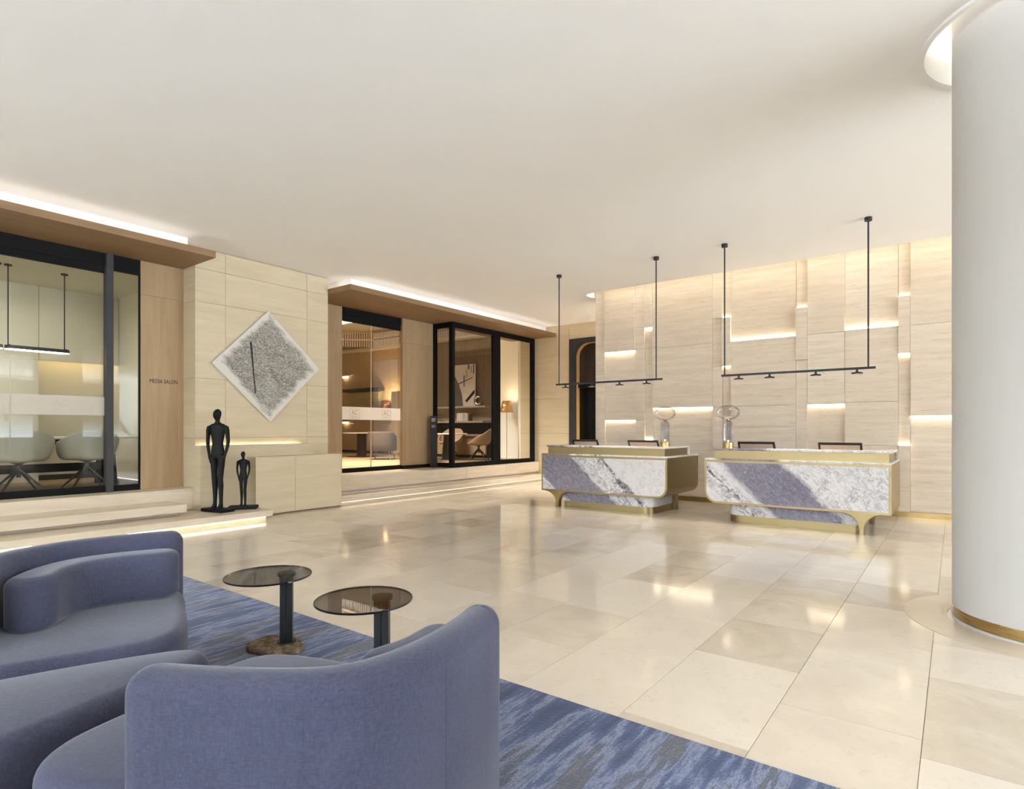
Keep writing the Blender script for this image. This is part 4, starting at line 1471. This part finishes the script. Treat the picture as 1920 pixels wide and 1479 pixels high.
def desk(x0, mirror, marble, label):
    DW = 2.25
    Y0, Y1 = 8.37, 9.69
    t = thing('reception_desk', label, 'reception desk', (x0 + DW / 2, 9.0, 0), 'marble reception desks')

    def X(u):
        return x0 + (DW - u if mirror else u)
    rb = 0.17
    # body profile in (x,z): square at the leg end, rounded at the far bottom corner

    def prof(d):
        p = [(X(d), 0.262 + d), (X(d), 0.868 - d), (X(DW - d), 0.868 - d)]
        r = rb - d
        for k in range(9):
            a = -k / 8 * math.pi / 2
            p.append((X(DW - rb + r * math.cos(a)), 0.262 + rb + r * math.sin(a)))
        return p
    autosmooth(obj('body', prism(B(), prof(0), 'y', Y0, Y1), M['brass'], t), 30)
    obj('front_panel', prism(B(), prof(0.028), 'y', Y0 - 0.006, Y0 - 0.0005), marble, t)
    # ledge slab
    bm = B()
    box(bm, X(0.0), X(DW), Y0 - 0.006, Y1, 0.8685, 0.892)
    obj('ledge_slab', bm, marble, t, 0.003)
    # upper tier, U shaped
    xa, xb = X(0.035), X(DW - 0.10)
    if xa > xb:
        xa, xb = xb, xa
    U = [(xa, 8.52), (xb, 8.52), (xb, 9.45), (xb - 0.09, 9.45), (xb - 0.09, 8.90), (xa + 0.09, 8.90), (xa + 0.09, 9.45), (xa, 9.45)]
    obj('upper_tier', prism(B(), U, 'z', 0.8925, 1.003), M['brass'], t)
    U2 = [(xa - .022, 8.498), (xb + .022, 8.498), (xb + .022, 9.50), (xb - 0.09, 9.50), (xb - 0.09, 8.90), (xa + 0.09, 8.90), (xa + 0.09, 9.50), (xa - .022, 9.50)]
    obj('top_slab', prism(B(), U2, 'z', 1.0035, 1.030), marble, t, 0.003)
    for xx in (xa - 0.022, xb - 0.09):
        rbox('end_slab', xx, xx + 0.112, 9.4505, 9.50, 0.8925, 1.003, marble, t)
    # plinth: brass foot and marble above, rounded at the front corner away from the leg

    def plan(u0, u1, y0, y1, r):
        p = [(X(u0), y1), (X(u0), y0)]
        for k in range(9):
            a = -math.pi / 2 + k / 8 * math.pi / 2
            p.append((X(u1 - r + r * math.cos(a)), y0 + r + r * math.sin(a)))
        p.append((X(u1), y1))
        return p
    autosmooth(obj('plinth', prism(B(), plan(0.36, 1.97, 8.48, 9.28, 0.17), 'z', 0.10, 0.2615), marble, t), 30)
    autosmooth(obj('plinth_foot', prism(B(), plan(0.39, 1.965, 8.487, 9.27, 0.165), 'z', 0.0, 0.0995), M['brass'], t), 30)
    rbox('rear_support', X(1.93), X(2.02), 9.285, 9.40, 0.0, 0.2615, M['brass'], t)
    # flared leg: two quarter arcs meeting in a slim foot
    uc, hw, R = 0.31, 0.024, 0.205
    pts = []
    for k in range(11):
        a = k / 10 * math.pi / 2
        pts.append((X(uc - hw - R + R * math.sin(a)) if False else X(uc - hw - R * (1 - math.cos(math.pi / 2 - a)) if False else uc - hw - R + R * math.sin(a)), 0.262 - R + R * math.cos(a)))
    left = pts
    right = [(X(uc + hw + R - R * math.sin(k / 10 * math.pi / 2)), 0.262 - R + R * math.cos(k / 10 * math.pi / 2)) for k in range(11)]
    poly = [left[0]] + left[1:] + [(X(uc - hw), 0.0), (X(uc + hw), 0.0)] + list(reversed(right))
    autosmooth(obj('leg', prism(B(), poly, 'y', Y0 + 0.004, Y0 + 0.10), M['brass'], t), 30)
    # thin raised rim of the leg arcs
    for nm, arc, ft in (('leg_rim', left, X(uc - hw)), ('leg_rim', right, X(uc + hw))):
        bm = B()
        tube(bm, [(p[0], Y0 + 0.002, p[1]) for p in arc] + [(ft, Y0 + 0.002, 0.006)], 0.006, 6)
        obj(nm, bm, M['brass'], t)
    # second leg at the back, under the leg end
    rbox('rear_leg', X(uc - 0.03), X(uc + 0.03), 9.45, 9.58, 0.0, 0.2615, M['brass'], t)
    return t


desk(-5.67, False, M['marble1'], 'left marble and brass reception desk, its flared leg at the left end')
desk(-2.86, True, M['marble2'], 'right marble and brass reception desk, its flared leg near the white column')

# staff monitors leaning over the counter
MON = [(-5.52, -5.01, 'monitor at the left end of the left reception desk'), (-4.43, -3.89, 'monitor beside the glass lamp on the left reception desk'),
       (-2.62, -2.10, 'monitor beside the glass lamp on the right reception desk'), (-1.53, -1.00, 'monitor at the right end of the right reception desk')]
for x0, x1, lab in MON:
    t = thing('counter_monitor', 'black framed ' + lab, 'monitor', ((x0 + x1) / 2, 9.22, 0.893), 'staff monitors on the reception desks')
    w = (x1 - x0) / 2
    tilt = Matrix.Rotation(math.radians(33), 4, 'X')
    mt = Matrix.Translation((0, -0.10, 0.215)) @ tilt
    bm = B()
    box(bm, -w + .026, w - .026, 0.004, 0.020, -0.20, -0.027)
    o = obj('back_panel', bm, M['monback'], None)
    o.data.transform(mt)
    o.parent = t
    bm = B()
    box(bm, -w, w, 0, 0.024, -0.027, 0.0)
    box(bm, -w, -w + .026, 0, 0.024, -0.21, -0.0272)
    box(bm, w - .026, w, 0, 0.024, -0.21, -0.0272)
    box(bm, -w + .0262, w - .0262, 0, 0.024, -0.21, -0.201)
    o = obj('bezel', bm, M['lampblack'], None)
    o.data.transform(mt)
    o.parent = t
    bm = B()
    box(bm, -0.09, 0.09, -0.02, 0.12, 0.0005, 0.012)
    box(bm, -0.02, 0.02, 0.03, 0.05, 0.012, 0.10)
    obj('stand', bm, M['lampblack'], None).parent = t

# glass table lamps
for x, lab in ((-3.63, 'glass table lamp with oval globe on the left reception desk'), (-2.66, 'glass table lamp with oval globe on the right reception desk')):
    y = 8.80
    z = 1.0305
    t = thing('glass_lamp', lab, 'table lamp', (x, y, z), 'glass lamps on the reception desks')
    bm = B()
    lathe(bm, [(0.072, z), (0.072, z + 0.075), (0.066, z + 0.078)], x, y, 28)
    autosmooth(obj('base', bm, M['brass2'], t), 30)
    bm = B()
    prof = [(0.060, z + 0.079), (0.061, z + 0.30), (0.060, z + 0.35), (0.055, z + 0.375), (0.040, z + 0.392), (0.024, z + 0.40)]
    rs = []
    for r, zz in prof:
        rs.append([(x + (r + (0.003 if i % 2 else 0)) * math.cos(2 * math.pi * i / 48), y + (r + (0.003 if i % 2 else 0)) * math.sin(2 * math.pi * i / 48), zz) for i in range(48)])
    rings(bm, rs, False, False)
    obj('ribbed_stem', bm, M['lampglass2'], t)
    bm = B()
    lathe(bm, [(0.024, z + 0.40), (0.030, z + 0.408), (0.024, z + 0.42)], x, y, 20)
    obj('neck', bm, M['brass2'], t)
    bm = B()
    pr = []
    for k in range(17):
        a = -math.pi / 2 + 0.16 + k / 16 * (math.pi - 0.16 - 0.002)
        pr.append((0.160 * math.cos(a), z + 0.522 + (0.114 if a < 0 else 0.106) * math.sin(a)))
    lathe(bm, pr, x, y, 36, False, False)
    obj('globe', bm, M['lampglass'], t, smooth=True)
    bm = B()
    bmesh.ops.create_uvsphere(bm, u_segments=10, v_segments=6, radius=0.012, matrix=Matrix.Translation((x, y, z + 0.10)))
    obj('bulb', bm, emit('small bulb', (1, .85, .6, 1), 6), t)


# ------------------------------------------------------------------ bar pendants over the desks
def bar_pendant(xa, xb, rods, discs, label):
    y, zb = 8.55, 2.07
    t = thing('bar_pendant', label, 'pendant light', ((xa + xb) / 2, y, zb), 'black bar pendants over the desks')
    rbox('bar', xa, xb, y - 0.014, y + 0.014, zb - 0.014, zb + 0.014, M['lampblack'], t)
    for rx in rods:
        bm = B()
        tube(bm, [(rx, y, zb + 0.0145), (rx, y, ZC - 0.03)], 0.010, 8)
        obj('rod', bm, M['lampblack'], t)
        bm = B()
        lathe(bm, [(0.043, ZC - 0.045), (0.043, ZC - 0.0005)], rx, y, 20)
        obj('ceiling_rose', bm, M['lampblack'], t)
    for dx in discs:
        bm = B()
        lathe(bm, [(0.062, zb - 0.066), (0.066, zb - 0.060), (0.060, zb - 0.052), (0.022, zb - 0.044), (0.013, zb - 0.036), (0.013, zb - 0.0145)], dx, y, 24)
        sd = obj('spot_disc', bm, M['lampblack'], t)
        bm = B()
        lathe(bm, [(0.026, zb - 0.0675), (0.026, zb - 0.0665)], dx, y, 16)
        obj('light_face', bm, emit('spot face', (1, .9, .75, 1), 0.6) if 'spot face' not in bpy.data.materials else bpy.data.materials['spot face'], sd)
        ld = bpy.data.lights.new('spot_beam', 'SPOT')
        ld.energy = 15
        ld.color = (1.0, 0.88, 0.70)
        ld.spot_size = math.radians(130)
        ld.spot_blend = 0.8
        ld.shadow_soft_size = 0.09
        lo = bpy.data.objects.new('spot_beam', ld)
        lo.location = (dx, y, zb - 0.075)
        COL.objects.link(lo)
        adopt(lo, t)


bar_pendant(-5.49, -3.57, (-5.43, -3.67), (-5.30, -4.79, -4.29, -3.83), 'black bar pendant with four discs over the left reception desk')
bar_pendant(-2.68, -0.79, (-2.635, -0.868), (-2.44, -2.03, -1.46, -0.99), 'black bar pendant with four discs over the right reception desk')

# ------------------------------------------------------------------ rug, sofas, side tables
rug = tag(rbox('area_rug', -6.1, 2.2, -2.2, 2.39, 0.0005, 0.016, M['rug'], None, 0.004), 'large blue grey streaked rug under the sofas', 'rug')
ZR = 0.0165


def piping(parent, line, z, closed=True):
    bm = B()
    tube(bm, [(p[0], p[1], z) for p in line], 0.0045, 6, closed)
    return obj('piping', bm, M['sofa'], parent, smooth=True)


def sofa(label, seat_pts, back_line, cush_line, zb, group, zc=0.68):
    cx = sum(p[0] for p in seat_pts) / len(seat_pts)
    cy = sum(p[1] for p in seat_pts) / len(seat_pts)
    t = thing('curved_sofa', label, 'sofa', (cx, cy, ZR), group)
    so = spline(seat_pts, 10, True)
    if signed_area(so) < 0:
        so.reverse()
    s = obj('seat', pillow(so, 0.055, 0.42, 0.055, 0.03, 0.012), M['sofa'], t, smooth=True)
    piping(s, inset(so, 0.006), 0.376)
    obj('plinth_base', pillow(inset(so, 0.06), ZR, 0.054, 0.005, 0.005, 0, 2), M['black'], t)
    if back_line:
        bl_ = capsule_outline(spline(back_line, 10), 0.135)
        if signed_area(bl_) < 0:
            bl_.reverse()
        bk_ = obj('backrest', pillow(bl_, 0.056, zb, 0.062, 0.03), M['sofa'], t, smooth=True)
        cl_ = [Vector(p) for p in spline(back_line, 10)]
        for k in (len(cl_) // 3, 2 * len(cl_) // 3):
            d_ = (cl_[k + 1] - cl_[k - 1]).normalized()
            for sg in (-1, 1):
                q_ = cl_[k] + Vector((-d_.y, d_.x)) * (0.0668 * sg)
                b3 = B()
                tube(b3, [(q_.x, q_.y, 0.09), (q_.x, q_.y, zb - 0.06)], 0.0022, 6)
                obj('seam', b3, M['sofa'], bk_)
    if cush_line:
        cl = capsule_outline(spline(cush_line, 10), 0.19 if zc > 0.65 else 0.16)
        if signed_area(cl) < 0:
            cl.reverse()
        obj('back_cushion', pillow(cl, 0.425, zc, 0.045, 0.03), M['sofa'], t, smooth=True)
    return t


GS = 'blue upholstered seating on the rug'
sofa('blue curved sofa at the left edge facing the room, thick back cushion',
     [(-3.50, 1.50), (-3.10, 1.38), (-2.77, 1.23), (-2.66, 1.08), (-2.69, 0.90), (-2.78, 0.66), (-2.88, 0.40), (-2.98, 0.15), (-3.3, 0.02), (-3.6, 0.25), (-3.66, 0.7), (-3.62, 1.15)],
     [(-3.50, 1.47), (-3.58, 1.20), (-3.58, 0.95), (-3.48, 0.74), (-3.30, 0.60), (-3.08, 0.50)],
     [(-3.335, 1.35), (-3.40, 1.18), (-3.41, 1.02), (-3.34, 0.89), (-3.22, 0.79)], 0.735, GS, 0.665)
sofa('blue curved sofa in the foreground seen from behind its high back',
     [(-1.27, 1.42), (-1.54, 1.47), (-1.87, 1.43), (-2.16, 1.31), (-2.21, 1.12), (-2.12, 0.82), (-2.04, 0.56), (-1.90, 0.47), (-1.68, 0.54), (-1.42, 0.73), (-1.26, 0.95), (-1.20, 1.2)],
     [(-1.595, 0.640), (-1.45, 0.722), (-1.30, 0.825), (-1.212, 0.925), (-1.182, 1.06), (-1.195, 1.23), (-1.24, 1.41), (-1.275, 1.51)],
     [(-1.385, 1.20), (-1.38, 1.32), (-1.405, 1.45)], 0.71, GS, 0.625)
sofa('backless blue pod bench between the two curved sofas',
     [(-2.39, 1.15), (-2.30, 1.05), (-2.25, 0.85), (-2.18, 0.60), (-2.14, 0.35), (-2.25, 0.05), (-2.50, -0.02), (-2.70, 0.10), (-2.77, 0.38), (-2.70, 0.66), (-2.61, 0.90), (-2.50, 1.11)],
     None, None, 0.72, GS)


def side_table(px, py, label, rz, gap):
    t = thing('side_table', label, 'side table', (px, py, ZR), 'smoked glass side tables')
    ztop = 0.470
    bm = B()
    dx, dy = 0.0, -0.115
    R_ = 0.235
    lathe(bm, [(R_ - 0.002, ztop - 0.010), (R_ - 0.002, ztop)], px + dx, py + dy, 64)
    obj('glass_top', bm, M['smoke'], t)
    bm = B()
    lathe(bm, [(R_ - 0.0015, ztop - 0.0105), (R_ + 0.001, ztop - 0.0085), (R_ + 0.001, ztop - 0.0015), (R_ - 0.0015, ztop + 0.0005)], px + dx, py + dy, 64, False, False)
    obj('glass_edge', bm, M['smoke_edge'], t)
    bm = B()
    lathe(bm, [(0.048, ztop - 0.030), (0.052, ztop - 0.027), (0.052, ztop - 0.011)], px, py, 28)
    obj('hub', bm, M['lampblack'], t)
    c, s = math.cos(rz), math.sin(rz)
    for k in (-1, 1):
        bm = B()
        hw, hd = 0.0165, 0.026
        o_ = k * (hw + gap)
        pl = [(o_ - hw, -hd), (o_ + hw, -hd), (o_ + hw, hd), (o_ - hw, hd)]
        prism(bm, [(px + a * c - b * s, py + a * s + b * c) for a, b in pl], 'z', 0.062, ztop - 0.0302)
        obj('post', bm, M['lampblack'], t)
    for zz in (0.18, 0.33):
        bm = B()
        tube(bm, [(px - 0.012 * c, py - 0.012 * s, zz), (px + 0.012 * c, py + 0.012 * s, zz)], 0.004, 6)
        obj('spacer_pin', bm, M['lampblack'], t)
    bm = B()
    lathe(bm, [(0.055, 0.054), (0.055, 0.061)], px, py, 24)
    obj('foot_plate', bm, M['lampblack'], t)
    rr = random.Random(int(abs(px) * 100))
    ol = []
    for k in range(40):
        a = 2 * math.pi * k / 40
        r = 0.155 + 0.02 * math.sin(2 * a + 1) + 0.012 * math.sin(5 * a) + rr.uniform(-.005, .005)
        ol.append((px - 0.03 + r * math.cos(a) * 1.0, py - 0.05 + r * math.sin(a) * 0.95))
    obj('stone_base', pillow(ol, ZR, 0.0535, 0.012, 0.008, 0, 3), M['stonebase'], t, smooth=True)


side_table(-3.14, 1.965, 'smoked glass side table with visible rough stone base, farther left', math.radians(50), 0.0015)
side_table(-2.32, 1.985, 'smoked glass side table with twin posts behind the foreground sofa back', math.radians(37), 0.003)
